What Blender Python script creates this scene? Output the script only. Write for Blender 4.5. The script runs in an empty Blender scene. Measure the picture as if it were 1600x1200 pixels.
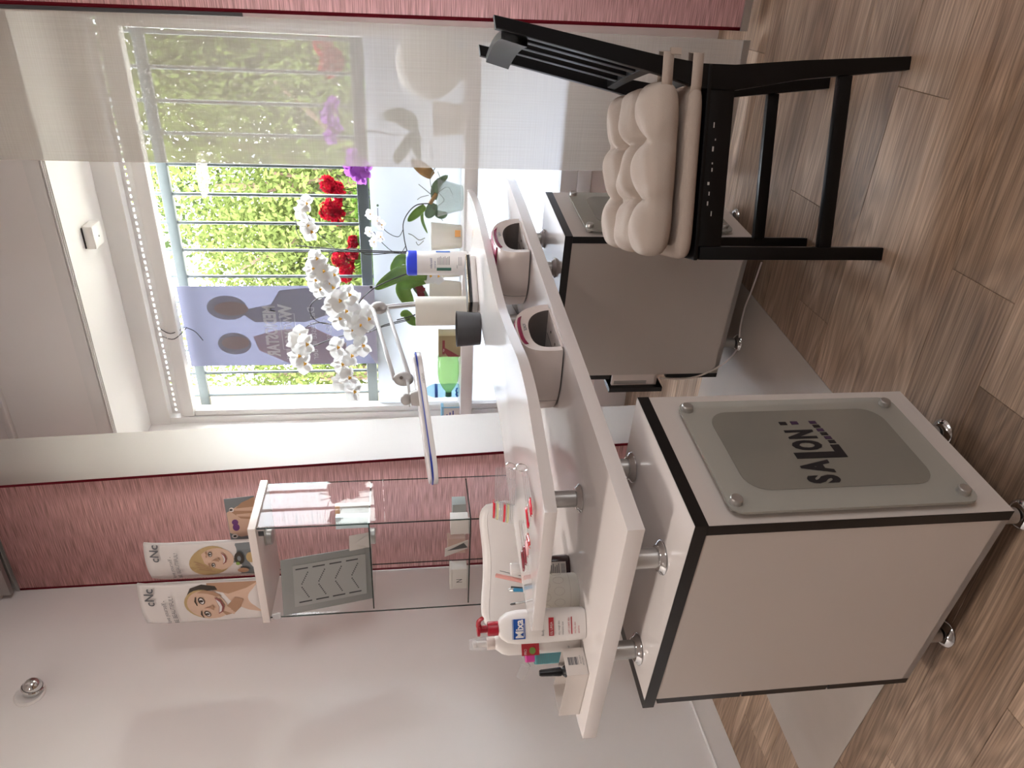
import bpy, bmesh, math, random
import numpy as np
from mathutils import Vector, Matrix
random.seed(7); RNG = np.random.default_rng(5)
SC = bpy.context.scene; COL = SC.collection
PI = math.pi
def V(*a): return np.array(a if len(a) > 1 else a[0], float)

# ------------------------------------------------------------------ camera
# the photograph is lying on its side: the camera is rolled by a quarter turn
F_PX, PITCH, ROLL, YAW, DLT, CAM_H = 1137.97, math.radians(7.8936), math.radians(-1.1977), math.radians(-59.6265), math.radians(4.8015), 1.2
hY = YAW + PI/2
def head(a): return V(math.sin(a-hY), math.cos(a-hY), 0)
Z3 = V(0, 0, 1); F0, R0 = head(0), head(PI/2)
FW = math.cos(PITCH)*F0 - math.sin(PITCH)*Z3; UPV = math.sin(PITCH)*F0 + math.cos(PITCH)*Z3
RR = math.cos(ROLL)*R0 + math.sin(ROLL)*UPV; UU = -math.sin(ROLL)*R0 + math.cos(ROLL)*UPV
CAM = V(0, 0, CAM_H)
cd = bpy.data.cameras.new('camera'); co = bpy.data.objects.new('camera', cd); COL.objects.link(co)
cx, cy, cz = -UU, RR, -FW
co.matrix_world = Matrix(((cx[0], cy[0], cz[0], CAM[0]), (cx[1], cy[1], cz[1], CAM[1]), (cx[2], cy[2], cz[2], CAM[2]), (0, 0, 0, 1)))
cd.sensor_fit = 'HORIZONTAL'; cd.sensor_width = 36; cd.lens = F_PX/1600*36; cd.clip_start = .02; cd.clip_end = 200
SC.camera = co
def ray(x, y): return FW + (1200-y-600)/F_PX*RR - (x-800)/F_PX*UU      # measured point of the photograph -> direction
def pY(x, y, Y): d = ray(x, y); return CAM + d*Y/d[1]
def pX(x, y, X): d = ray(x, y); return CAM + d*X/d[0]
def pZ(x, y, z): d = ray(x, y); return CAM + d*(z-CAM_H)/d[2]
def pD(x, y, t): return CAM + ray(x, y)*t

# ------------------------------------------------------------------ world, sun, lamps, exposure
wd = bpy.data.worlds.new('sky'); SC.world = wd; wd.use_nodes = True
nt = wd.node_tree; nt.nodes.clear()
sky = nt.nodes.new('ShaderNodeTexSky'); sky.sky_type = 'NISHITA'; sky.sun_disc = False
sky.sun_elevation = math.radians(52); sky.sun_rotation = math.radians(200); sky.dust_density = 3; sky.air_density = 1.0; sky.ozone_density = .6
mixc = nt.nodes.new('ShaderNodeMix'); mixc.data_type = 'RGBA'; mixc.inputs[0].default_value = .55
mixc.inputs[7].default_value = (7.0, 7.0, 6.9, 1)                     # thin bright cloud over the blue
bg = nt.nodes.new('ShaderNodeBackground'); bg.inputs[1].default_value = 3.8
wo = nt.nodes.new('ShaderNodeOutputWorld')
nt.links.new(sky.outputs[0], mixc.inputs[6]); nt.links.new(mixc.outputs[2], bg.inputs[0]); nt.links.new(bg.outputs[0], wo.inputs[0])
def light(name, kind, loc, rot, energy, color=(1, 1, 1), **kw):
    l = bpy.data.lights.new(name, kind); l.energy = energy; l.color = color
    for k, v in kw.items(): setattr(l, k, v)
    o = bpy.data.objects.new(name, l); o.location = loc; o.rotation_euler = rot; COL.objects.link(o); return o
light('sun', 'SUN', (0, 0, 20), (math.radians(40), 0, math.radians(-12)), 1.2, (1, .95, .85), angle=.02)
# added warm fill lamps under the ceiling, out of the frame
FILL_LAMPS = [(.9, .3, 5), (-1.75, .15, 15)]
# added daylight-coloured fill light before the closed right wall, out of the frame
light('daylight_fill', 'AREA', (2.57, .55, 1.6), (0, math.radians(90), 0), 18, (.97, .98, 1), shape='RECTANGLE', size=1.3, size_y=1.5)
SC.view_settings.view_transform = 'Standard'; SC.view_settings.look = 'None'; SC.view_settings.gamma = 1
SC.view_settings.use_curve_mapping = False; SC.view_settings.exposure = 0.93
SC.cycles.max_bounces = 10; SC.cycles.transparent_max_bounces = 24; SC.cycles.diffuse_bounces = 6; SC.cycles.transmission_bounces = 8
SC.cycles.caustics_reflective = False; SC.cycles.caustics_refractive = False; SC.cycles.sample_clamp_indirect = 6

# ------------------------------------------------------------------ materials
def lin(c):
    if isinstance(c, str): c = [int(c[i:i+2], 16)/255 for i in (0, 2, 4)]
    return tuple(((x/12.92) if x <= .04045 else ((x+.055)/1.055)**2.4) for x in c)
def nmat(name):
    m = bpy.data.materials.new(name); m.use_nodes = True; n = m.node_tree; n.nodes.clear()
    out = n.nodes.new('ShaderNodeOutputMaterial'); return m, n, out
def nd(n, t, **kw):
    x = n.nodes.new('ShaderNode'+t)
    for k, v in kw.items():
        if k[0] == 'i': x.inputs[int(k[1:])].default_value = v
        else: setattr(x, k, v)
    return x
def pbr(name, col, rough=.5, metal=0, spec=.5, noise=0, nscale=30, bump=0, bscale=200, coat=0, alpha=None, stretch=None):
    m, n, out = nmat(name); b = nd(n, 'BsdfPrincipled'); c = lin(col) if isinstance(col, str) else col
    b.inputs['Base Color'].default_value = (*c, 1); b.inputs['Roughness'].default_value = rough; b.inputs['Metallic'].default_value = metal
    b.inputs['Specular IOR Level'].default_value = spec; b.inputs['Coat Weight'].default_value = coat
    tc = nd(n, 'TexCoord'); src = tc.outputs['Object']
    if stretch:
        mp = nd(n, 'Mapping'); mp.inputs['Scale'].default_value = stretch; n.links.new(src, mp.inputs[0]); src = mp.outputs[0]
    if noise:
        t = nd(n, 'TexNoise'); t.inputs['Scale'].default_value = nscale; t.inputs['Detail'].default_value = 4
        r = nd(n, 'ValToRGB'); k1, k2 = 1-noise, 1+noise*.5
        r.color_ramp.elements[0].color = (*[min(1, x*k1) for x in c], 1); r.color_ramp.elements[1].color = (*[min(1, x*k2) for x in c], 1)
        r.color_ramp.elements[0].position = .3; r.color_ramp.elements[1].position = .7
        n.links.new(src, t.inputs[0]); n.links.new(t.outputs[0], r.inputs[0]); n.links.new(r.outputs[0], b.inputs['Base Color'])
    if bump:
        t = nd(n, 'TexNoise'); t.inputs['Scale'].default_value = bscale; bp = nd(n, 'Bump'); bp.inputs['Strength'].default_value = bump; bp.inputs['Distance'].default_value = .004
        n.links.new(src, t.inputs[0]); n.links.new(t.outputs[0], bp.inputs['Height']); n.links.new(bp.outputs[0], b.inputs['Normal'])
    n.links.new(b.outputs[0], out.inputs[0]); return m
def glassm(name, tint=(1, 1, 1), refl=.5, f0=1.45, body=0, bodycol=(1, 1, 1)):
    m, n, out = nmat(name); tr = nd(n, 'BsdfTransparent'); tr.inputs[0].default_value = (*tint, 1)
    gl = nd(n, 'BsdfGlossy'); gl.inputs['Roughness'].default_value = .02; fr = nd(n, 'Fresnel'); fr.inputs[0].default_value = f0
    ge = nd(n, 'NewGeometry'); inv = nd(n, 'Math', operation='SUBTRACT'); inv.inputs[0].default_value = 1; n.links.new(ge.outputs['Backfacing'], inv.inputs[1])
    m0 = nd(n, 'Math', operation='MULTIPLY'); n.links.new(fr.outputs[0], m0.inputs[0]); n.links.new(inv.outputs[0], m0.inputs[1])
    mu = nd(n, 'Math', operation='MULTIPLY'); mu.inputs[1].default_value = refl; n.links.new(m0.outputs[0], mu.inputs[0])
    mx = nd(n, 'MixShader'); n.links.new(mu.outputs[0], mx.inputs[0]); n.links.new(tr.outputs[0], mx.inputs[1]); n.links.new(gl.outputs[0], mx.inputs[2])
    last = mx
    if body:
        d = nd(n, 'BsdfDiffuse'); d.inputs[0].default_value = (*bodycol, 1); m2 = nd(n, 'MixShader'); m2.inputs[0].default_value = body
        n.links.new(mx.outputs[0], m2.inputs[1]); n.links.new(d.outputs[0], m2.inputs[2]); last = m2
    n.links.new(last.outputs[0], out.inputs[0]); return m
def thinm(name, col, trans=.5, through=0, rough=1, weave=None, streak=0):
    """cloth, petals, frosted panes: diffuse + translucent, with some see-through"""
    m, n, out = nmat(name); c = lin(col) if isinstance(col, str) else col
    d = nd(n, 'BsdfDiffuse'); t = nd(n, 'BsdfTranslucent'); mx = nd(n, 'MixShader'); mx.inputs[0].default_value = trans
    for x in (d, t): x.inputs[0].default_value = (*c, 1)
    n.links.new(d.outputs[0], mx.inputs[1]); n.links.new(t.outputs[0], mx.inputs[2]); last = mx
    if weave or streak:
        tc = nd(n, 'TexCoord'); mp = nd(n, 'Mapping'); mp.inputs['Scale'].default_value = weave or (3, 3, 160); n.links.new(tc.outputs['Object'], mp.inputs[0])
        ns = nd(n, 'TexNoise'); ns.inputs['Scale'].default_value = 1; ns.inputs['Detail'].default_value = 3; n.links.new(mp.outputs[0], ns.inputs[0])
        if streak:
            r = nd(n, 'ValToRGB'); r.color_ramp.elements[0].position = .33; r.color_ramp.elements[1].position = .68
            r.color_ramp.elements[0].color = (*[x*(1-streak) for x in c], 1); r.color_ramp.elements[1].color = (*[min(1, x*(1+streak*1.3)+.02*streak) for x in c], 1)
            n.links.new(ns.outputs[0], r.inputs[0])
            for x in (d, t): n.links.new(r.outputs[0], x.inputs[0])
    if through:
        tr = nd(n, 'BsdfTransparent'); m2 = nd(n, 'MixShader'); m2.inputs[0].default_value = through
        if weave:
            mp2 = nd(n, 'Mapping'); mp2.inputs['Scale'].default_value = (weave[2], weave[1], weave[0]); n.links.new(tc.outputs['Object'], mp2.inputs[0])
            n2 = nd(n, 'TexNoise'); n2.inputs['Scale'].default_value = 1; n2.inputs['Detail'].default_value = 3; n.links.new(mp2.outputs[0], n2.inputs[0])
            ad = nd(n, 'Math', operation='ADD'); n.links.new(ns.outputs[0], ad.inputs[0]); n.links.new(n2.outputs[0], ad.inputs[1])
            mr = nd(n, 'MapRange'); mr.inputs[1].default_value = .6; mr.inputs[2].default_value = 1.4; mr.inputs[3].default_value = through*.65; mr.inputs[4].default_value = through*1.35
            n.links.new(ad.outputs[0], mr.inputs[0]); n.links.new(mr.outputs[0], m2.inputs[0])
        n.links.new(last.outputs[0], m2.inputs[1]); n.links.new(tr.outputs[0], m2.inputs[2]); last = m2
    n.links.new(last.outputs[0], out.inputs[0]); return m
def woodm(name):
    m, n, out = nmat(name); b = nd(n, 'BsdfPrincipled'); tc = nd(n, 'TexCoord'); oi = nd(n, 'ObjectInfo')
    mulr = nd(n, 'Vector' 'Math', operation='SCALE'); comb = nd(n, 'CombineXYZ'); n.links.new(oi.outputs['Random'], comb.inputs[0]); n.links.new(oi.outputs['Random'], comb.inputs[1])
    mulr.inputs['Scale'].default_value = 37; n.links.new(comb.outputs[0], mulr.inputs[0])
    ad = nd(n, 'VectorMath', operation='ADD'); n.links.new(tc.outputs['Object'], ad.inputs[0]); n.links.new(mulr.outputs[0], ad.inputs[1])
    def noise(scale, sc, det, dist=0):
        mp = nd(n, 'Mapping'); mp.inputs['Scale'].default_value = scale; n.links.new(ad.outputs[0], mp.inputs[0])
        t = nd(n, 'TexNoise'); t.inputs['Scale'].default_value = sc; t.inputs['Detail'].default_value = det; t.inputs['Distortion'].default_value = dist; n.links.new(mp.outputs[0], t.inputs[0]); return t
    # cathedral rings: bands of a slow noise, stretched along the board
    slow = noise((.9, 7, 7), 1, 1.5)
    mu = nd(n, 'Math', operation='MULTIPLY'); mu.inputs[1].default_value = 34; n.links.new(slow.outputs[0], mu.inputs[0])
    fr = nd(n, 'Math', operation='SINE'); mu2 = nd(n, 'Math', operation='MULTIPLY'); mu2.inputs[1].default_value = 6.283*.55; n.links.new(mu.outputs[0], mu2.inputs[0]); n.links.new(mu2.outputs[0], fr.inputs[0])
    fine = noise((5, 240, 60), 1, 3); broad = noise((1.2, 9, 9), 1, 3, .4)
    r1 = nd(n, 'ValToRGB'); e = r1.color_ramp.elements; e[0].position = .30; e[1].position = .72
    e[0].color = (*lin('8a705b'), 1); e[1].color = (*lin('b99f89'), 1); n.links.new(broad.outputs[0], r1.inputs[0])
    mr = nd(n, 'MapRange'); mr.inputs[1].default_value = -1; mr.inputs[2].default_value = 1; mr.inputs[3].default_value = .80; mr.inputs[4].default_value = 1.08; n.links.new(fr.outputs[0], mr.inputs[0])
    mr2 = nd(n, 'MapRange'); mr2.inputs[1].default_value = .3; mr2.inputs[2].default_value = .65; mr2.inputs[3].default_value = .58; mr2.inputs[4].default_value = 1.14; n.links.new(fine.outputs[0], mr2.inputs[0])
    mr3 = nd(n, 'MapRange'); mr3.inputs[3].default_value = .80; mr3.inputs[4].default_value = 1.14; n.links.new(oi.outputs['Random'], mr3.inputs[0])
    p = nd(n, 'Math', operation='MULTIPLY'); n.links.new(mr.outputs[0], p.inputs[0]); n.links.new(mr2.outputs[0], p.inputs[1])
    p2 = nd(n, 'Math', operation='MULTIPLY'); n.links.new(p.outputs[0], p2.inputs[0]); n.links.new(mr3.outputs[0], p2.inputs[1])
    vs = nd(n, 'VectorMath', operation='SCALE'); n.links.new(r1.outputs[0], vs.inputs[0]); n.links.new(p2.outputs[0], vs.inputs['Scale'])
    n.links.new(vs.outputs[0], b.inputs['Base Color']); b.inputs['Roughness'].default_value = .5; b.inputs['Specular IOR Level'].default_value = .35
    bp = nd(n, 'Bump'); bp.inputs['Strength'].default_value = .25; bp.inputs['Distance'].default_value = .002; n.links.new(p.outputs[0], bp.inputs['Height']); n.links.new(bp.outputs[0], b.inputs['Normal'])
    n.links.new(b.outputs[0], out.inputs[0]); return m
M = {}
M['wall'] = pbr('wall_paint', 'eeeae8', .8, noise=.02, nscale=3, bump=.05, bscale=300)
M['ceil'] = pbr('ceiling_paint', 'ddd7d4', .9)
M['frame'] = pbr('window_white', 'e6e4e2', .4)
M['lam'] = pbr('white_laminate', 'e3ddda', .16, coat=.5, noise=.01, nscale=2)
M['edge'] = pbr('laminate_edge', 'dfd4ce', .3)
M['cab'] = pbr('cabinet_white', 'c9c1bb', .32, noise=.015, nscale=2)
M['blk'] = pbr('black_edging', '0d0d10', .3)
M['chair'] = pbr('black_lacquer', '050507', .36, spec=.28, noise=.3, nscale=8)
M['chrome'] = pbr('chrome', 'd8d8d8', .08, metal=1)
M['alu'] = pbr('satin_aluminium', 'b9b7b4', .32, metal=.75)
M['wood'] = woodm('oak_plank')
M['joint'] = pbr('floor_joint', '3d2d22', .9)
M['mat'] = pbr('grey_mat', 'a99f96', .42, noise=.08, nscale=5, bump=.12, bscale=400)
M['cush'] = pbr('beige_cotton', 'b5a89d', .95, spec=.1, noise=.05, nscale=12, bump=.3, bscale=700)
M['pad'] = pbr('beige_pad_cotton', 'ab9c91', .95, spec=.1, bump=.3, bscale=700)
M['sheer'] = thinm('sheer_linen', 'b3aba4', .27, .24, weave=(3, 3, 480))
M['sheer2'] = thinm('sheer_linen_dense', 'd2cdc8', .55, .04, weave=(3, 3, 480))
M['pink'] = thinm('raspberry_slub', 'b08684', .4, 0, weave=(9, 9, 330), streak=.38)
M['hem'] = thinm('dark_red_hem', '6b1c26', .1)
M['black'] = pbr('black_plastic', '141416', .35)
M['dgrey'] = pbr('dark_grey_plastic', '3a393b', .45)
M['grey'] = pbr('grey_metal_paint', '565e60', .5, noise=.1, nscale=20)
M['lampg'] = pbr('lamp_grey', 'a9a5a2', .35)
M['lampw'] = pbr('lamp_white', 'dfdcda', .2)
M['blue'] = pbr('deep_blue', '2038c8', .35)
M['navy'] = pbr('navy_strip', '2440a8', .3)
M['glass'] = glassm('clear_glass', (.985, .99, .988), .42)
M['pane'] = glassm('window_glass', (.99, 1, .99), .5)
M['gedge'] = glassm('glass_edge', (.25, .33, .31), .8)
M['frost'] = thinm('frosted_film', (.46, .475, .505), .78)
M['fplate'] = glassm('etched_glass_border', (.97, .99, .975), .6, body=.62, bodycol=lin('b2afa7'))
M['fin'] = pbr('clear_glass_over_grey', '7c7a72', .1, coat=.3)
M['print'] = pbr('black_print', '120f14', .6)
M['printp'] = pbr('plum_print', '3a2440', .6)
M['leather'] = pbr('white_leatherette', 'e6e1de', .35, bump=.08, bscale=500)
M['pwhite'] = pbr('white_plastic', 'e8e4e1', .3)
M['pwarm'] = pbr('warm_white_plastic', 'ddd2cc', .3)
M['magenta'] = pbr('magenta_plastic', '8e1f48', .25)
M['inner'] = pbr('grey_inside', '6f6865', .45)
M['red'] = pbr('red_plastic', 'a3152a', .35)
M['lred'] = pbr('red_print', 'b02a35', .5)
M['lblue'] = pbr('blue_print', '1d4f9e', .4)
M['lgreen'] = pbr('dark_green_print', '2c5c4c', .5)
M['ltext'] = pbr('grey_print', '5b5b60', .6)
M['tpur'] = pbr('blue_violet_print', '3a3f86', .6)
M['paper'] = thinm('tissue_paper', 'eeeae2', .35)
M['card'] = pbr('white_card', 'd3cbc5', .6)
M['brownglass'] = pbr('dark_brown_bottle', '2c0f12', .12, coat=.4)
M['boxbrown'] = pbr('brown_carton', '8d7f5d', .6)
M['boxred'] = pbr('brown_red_print', '7d3236', .6)
M['greenpet'] = glassm('green_pet', (.74, .93, .60), .8, body=.34, bodycol=lin('86b866'))
M['bluepet'] = glassm('blue_pet', (.72, .90, .97), .8, body=.25, bodycol=lin('a5d3e6'))
M['teal'] = glassm('teal_pet', (.55, .85, .88), .7, body=.45, bodycol=lin('6fb5bd'))
M['clearp'] = glassm('clear_plastic', (.95, .95, .95), 1.0, body=.12, bodycol=(.9, .9, .9))
M['pinkp'] = pbr('pink_plastic', 'd23c93', .35)
M['capg'] = pbr('dark_green_cap', '12503a', .35)
M['leaf'] = pbr('orchid_leaf', '5d7d33', .35, noise=.2, nscale=20)
M['leafd'] = pbr('orchid_leaf_grey', '5d7358', .4, noise=.2, nscale=20)
M['leafo'] = pbr('old_orchid_leaf', '8a6a3c', .5, noise=.35, nscale=14)
M['stem'] = pbr('dark_stem', '2d2a24', .6)
M['root'] = pbr('grey_root', '77776c', .8)
M['petal'] = thinm('white_petal', (.72, .715, .70), .38)
M['lip'] = pbr('yellow_lip', 'cf9a2e', .6)
M['purple'] = thinm('purple_petal', 'a566b6', .35)
M['purpled'] = pbr('purple_lip', '84308f', .6)
M['wine'] = pbr('wine_petal', '6d0f22', .5)
M['geran'] = thinm('geranium_red', '8e0e20', .25)
M['geleaf'] = thinm('geranium_leaf', '55702c', .45)
M['potw'] = thinm('white_translucent_pot', 'e9e5dd', .5)
M['potg'] = glassm('smoky_glass', (.90, .93, .92), .9, body=.2, bodycol=lin('c2c8c4'))
M['beige'] = pbr('beige_render', '75634c', .9, noise=.05)
M['banner'] = thinm('banner_lilac', '91919e', .62)
M['bangrey'] = thinm('banner_grey', 'c2c0c8', .62)
M['banskin'] = thinm('banner_skin', 'd2c2c3', .62)
M['banlight'] = thinm('banner_light', 'e4dfe8', .62)
M['banpink'] = thinm('banner_pink', 'cfc3ca', .62)
M['bantext'] = thinm('banner_text', 'ffffff', .62)
M['bark'] = pbr('bark', '4a3a2c', .9, noise=.3)
def leafm(name, c):
    return thinm(name, lin(c), .45)
M['fol'] = leafm('foliage_mid', '374022'); M['fol2'] = leafm('foliage_light', '464f2a'); M['fol3'] = leafm('foliage_dark', '29321d')
M['bldg'] = pbr('far_white_render', 'd8d6d0', .9); M['bwin'] = pbr('far_window_glass', '59656b', .2)
M['ground'] = pbr('street_ground', '8a8a80', .9, noise=.2, nscale=1)
M['skin'] = pbr('printed_skin', 'cfae98', .6); M['skin2'] = pbr('printed_skin_shade', 'a98368', .6); M['hair1'] = pbr('printed_blond', 'b59a6c', .6)
M['hair2'] = pbr('printed_dark_hair', '33291f', .6); M['mag'] = pbr('magazine_paper', 'd9d2cf', .35); M['mouth'] = pbr('printed_lip', '8a4a48', .6); M['pgrey'] = pbr('printed_grey', '767b7e', .6)
M['pviolet'] = pbr('printed_violet', '6d3a78', .6); M['pgreen'] = pbr('printed_green', '7d9a4a', .6)
M['lampon'] = None

# ------------------------------------------------------------------ geometry helpers
class Frame:
    def __init__(s, o, x, y, z): s.o, s.x, s.y, s.z = V(o), V(x), V(y), V(z)
    def __call__(s, p): return s.o + p[0]*s.x + p[1]*s.y + p[2]*s.z
    def at(s, p): return Frame(s(p), s.x, s.y, s.z)
WORLD = Frame((0, 0, 0), (1, 0, 0), (0, 1, 0), (0, 0, 1))
AX = V(-.99649, .08370, 0); BX = V(.08370, .99649, 0)                 # the counter's two directions
CT = Frame((-.852, .938, 0), AX, BX, Z3)
DX = V(.965, .262, 0); WX = V(-.262, .965, 0)
CH = Frame((-.596, 1.633, 0), DX, WX, Z3)                             # the chair
def nrm(v): v = V(v); return v/(np.linalg.norm(v)+1e-12)
class MB:
    def __init__(s, fr=WORLD): s.bm = bmesh.new(); s.fr = fr
    def v(s, p): return s.bm.verts.new(s.fr(p))
    def face(s, vs):
        try: return s.bm.faces.new(vs)
        except ValueError: return None
    def box(s, x0, x1, y0, y1, z0, z1, bev=0, seg=2):
        vs = [s.v((x, y, z)) for x in (x0, x1) for y in (y0, y1) for z in (z0, z1)]
        fs = [s.face([vs[i] for i in q]) for q in ((0, 1, 3, 2), (4, 6, 7, 5), (0, 4, 5, 1), (2, 3, 7, 6), (0, 2, 6, 4), (1, 5, 7, 3))]
        if bev:
            es = list({e for f in fs for e in f.edges}); bmesh.ops.bevel(s.bm, geom=es, offset=bev, segments=seg, affect='EDGES', profile=.5)
        return s
    def prism(s, pts, z0, z1, plane='xy', bev=0):
        f = {'xy': lambda a, b, c: (a, b, c), 'xz': lambda a, b, c: (a, c, b), 'yz': lambda a, b, c: (c, a, b)}[plane]
        lo = [s.v(f(a, b, z0)) for a, b in pts]; hi = [s.v(f(a, b, z1)) for a, b in pts]; n = len(pts)
        fs = [s.face(lo[::-1]), s.face(hi)] + [s.face([lo[i], lo[(i+1) % n], hi[(i+1) % n], hi[i]]) for i in range(n)]
        if bev:
            es = [e for f_ in fs[:2] for e in f_.edges]; bmesh.ops.bevel(s.bm, geom=es, offset=bev, segments=2, affect='EDGES', profile=.5)
        return s
    def hull_quad(s, pts):
        s.face([s.v(p) for p in pts]); return s
    def lathe(s, prof, c=(0, 0, 0), n=24, axis=(0, 0, 1), cap=True, sx=1, sy=1):
        ax = nrm(axis); t = V(1, 0, 0) if abs(ax[0]) < .9 else V(0, 1, 0); e1 = nrm(t-ax*(t@ax)); e2 = np.cross(ax, e1); c = V(c); rings = []
        for r, z in prof:
            rings.append([s.v(c+ax*z+r*(math.cos(2*PI*i/n)*sx*e1+math.sin(2*PI*i/n)*sy*e2)) for i in range(n)])
        for a, b in zip(rings, rings[1:]):
            for i in range(n): s.face([a[i], a[(i+1) % n], b[(i+1) % n], b[i]])
        if cap:
            if prof[0][0] > 1e-5: s.face(rings[0][::-1])
            if prof[-1][0] > 1e-5: s.face(rings[-1])
        bmesh.ops.remove_doubles(s.bm, verts=[v for r in rings for v in r], dist=1e-6); return s
    def tube(s, pts, r, n=8, cap=True):
        pts = [V(p) for p in pts]; rr = r if hasattr(r, '__len__') else [r]*len(pts); rings = []; prev = None
        for i, p in enumerate(pts):
            t = nrm(pts[min(i+1, len(pts)-1)]-pts[max(i-1, 0)])
            if prev is None: a = V(0, 0, 1) if abs(t[2]) < .9 else V(1, 0, 0); e1 = nrm(np.cross(t, a))
            else: e1 = nrm(prev-t*(prev@t))
            prev = e1; e2 = np.cross(t, e1)
            rings.append([s.v(p+rr[i]*(math.cos(2*PI*k/n)*e1+math.sin(2*PI*k/n)*e2)) for k in range(n)])
        for a, b in zip(rings, rings[1:]):
            for k in range(n): s.face([a[k], a[(k+1) % n], b[(k+1) % n], b[k]])
        if cap: s.face(rings[0][::-1]); s.face(rings[-1])
        return s
    def ball(s, c, r, n=12, m=8, sc=(1, 1, 1)):
        c = V(c); rows = []
        for j in range(m+1):
            th = PI*j/m; rows.append([s.v(c+V(r*sc[0]*math.sin(th)*math.cos(2*PI*i/n), r*sc[1]*math.sin(th)*math.sin(2*PI*i/n), r*sc[2]*math.cos(th))) for i in range(n)])
        for a, b in zip(rows, rows[1:]):
            for i in range(n): s.face([a[i], a[(i+1) % n], b[(i+1) % n], b[i]])
        bmesh.ops.remove_doubles(s.bm, verts=[v for r_ in rows for v in r_], dist=1e-6); return s
    def grid(s, fn, nu, nv, closeu=False):
        g = [[s.v(fn(i/(nu if closeu else nu-1), j/(nv-1))) for j in range(nv)] for i in range(nu)]
        for i in range(nu if closeu else nu-1):
            for j in range(nv-1): s.face([g[i][j], g[(i+1) % nu][j], g[(i+1) % nu][j+1], g[i][j+1]])
        return s
    def build(s, name, mat, parent=None, label=None, smooth=35, kind=None, recalc=True, thick=0):
        off = V(parent['_w']) if parent is not None else V(0, 0, 0)
        if recalc: bmesh.ops.recalc_face_normals(s.bm, faces=s.bm.faces[:])
        for v in s.bm.verts: v.co = Vector(tuple(V(v.co)-off))
        me = bpy.data.meshes.new(name); s.bm.to_mesh(me); s.bm.free()
        if smooth: me.shade_smooth(); me.set_sharp_from_angle(angle=math.radians(smooth))
        me.materials.append(M[mat] if isinstance(mat, str) else mat)
        o = bpy.data.objects.new(name, me); COL.objects.link(o); o['_w'] = [float(x) for x in off]
        if parent is not None: o.parent = parent
        if thick:
            md = o.modifiers.new('thickness', 'SOLIDIFY'); md.thickness = thick; md.offset = 0
        if label: o['label'] = label
        if kind: o['kind'] = kind
        return o
def tag(o, label, cat, group=None):
    o['label'] = label; o['category'] = cat
    if group: o['group'] = group
    return o
def thing(name, label, cat, loc, group=None):
    o = bpy.data.objects.new(name, None); COL.objects.link(o); o.location = tuple(float(x) for x in loc); o['_w'] = [float(x) for x in loc]
    o.empty_display_size = .05; return tag(o, label, cat, group)
def struct(name, loc=(0, 0, 0)):
    o = bpy.data.objects.new(name, None); COL.objects.link(o); o.location = tuple(loc); o['_w'] = [float(x) for x in loc]; o['kind'] = 'structure'; return o
def txt(parent, s, o, r, u, size, mat, sx=1, bold=0, name='lettering', align='LEFT', lift=.0006, surf=None, label=None):
    """flat print: the letters' outline, laid on a surface (r = reading direction, u = up)"""
    cu = bpy.data.curves.new('t', 'FONT'); cu.body = s; cu.size = size; cu.offset = bold; cu.align_x = align; cu.resolution_u = 3
    ob = bpy.data.objects.new('t', cu); me = bpy.data.meshes.new_from_object(ob)
    bpy.data.objects.remove(ob); bpy.data.curves.remove(cu)
    r, u = nrm(r), nrm(u); n_ = np.cross(r, u); off = V(parent['_w']); me.name = name
    toward = -1 if n_@(V(o)-CAM) > 0 else 1
    for v in me.vertices:
        x, y = v.co[0]*sx, v.co[1]
        p = surf(x, y) if surf else V(o)+r*x+u*y+n_*toward*lift
        v.co = Vector(tuple(p-off))
    me.materials.clear(); me.materials.append(M[mat]); me.update()
    ob = bpy.data.objects.new(name, me); COL.objects.link(ob); ob.parent = parent; ob['_w'] = list(map(float, off))
    if label: ob['label'] = label
    return ob
def spline(pts, n=6, closed=False):
    pts = [V(p) for p in pts]; N = len(pts); out = []
    for i in range(N if closed else N-1):
        g = (lambda k: pts[k % N]) if closed else (lambda k: pts[min(max(k, 0), N-1)])
        p0, p1, p2, p3 = g(i-1), g(i), g(i+1), g(i+2)
        for k in range(n):
            t = k/n; out.append(.5*((2*p1)+(-p0+p2)*t+(2*p0-5*p1+4*p2-p3)*t*t+(-p0+3*p1-3*p2+p3)*t**3))
    if not closed: out.append(pts[-1])
    return out
def rrect(x0, x1, y0, y1, r, n=6):
    out = []
    for cx_, cy_, a0 in ((x1-r, y1-r, 0), (x0+r, y1-r, 90), (x0+r, y0+r, 180), (x1-r, y0+r, 270)):
        for k in range(n+1): a = math.radians(a0+90*k/n); out.append((cx_+r*math.cos(a), cy_+r*math.sin(a)))
    return out
def ell(cx_, cy_, rx, ry, n=20, rot=0):
    return [(cx_+rx*math.cos(a)*math.cos(rot)-ry*math.sin(a)*math.sin(rot), cy_+rx*math.cos(a)*math.sin(rot)+ry*math.sin(a)*math.cos(rot)) for a in [2*PI*i/n for i in range(n)]]

# ================================================================== the room
XL, XR, YB, YC, CEIL = -2.59, 2.6, -4.2, 2.65, 3.04       # left wall, right wall, back wall, curtain line, ceiling
YH, YW, ZS = 2.97, 3.41, 2.55                             # wall above the niche, window plane, niche soffit
NX0, NX1 = -2.19, -.23                                    # niche sides
fl = MB().box(XL-.1, XR, YB, YW+.1, -.06, -.008).build('floor', 'joint', kind='structure')
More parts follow.
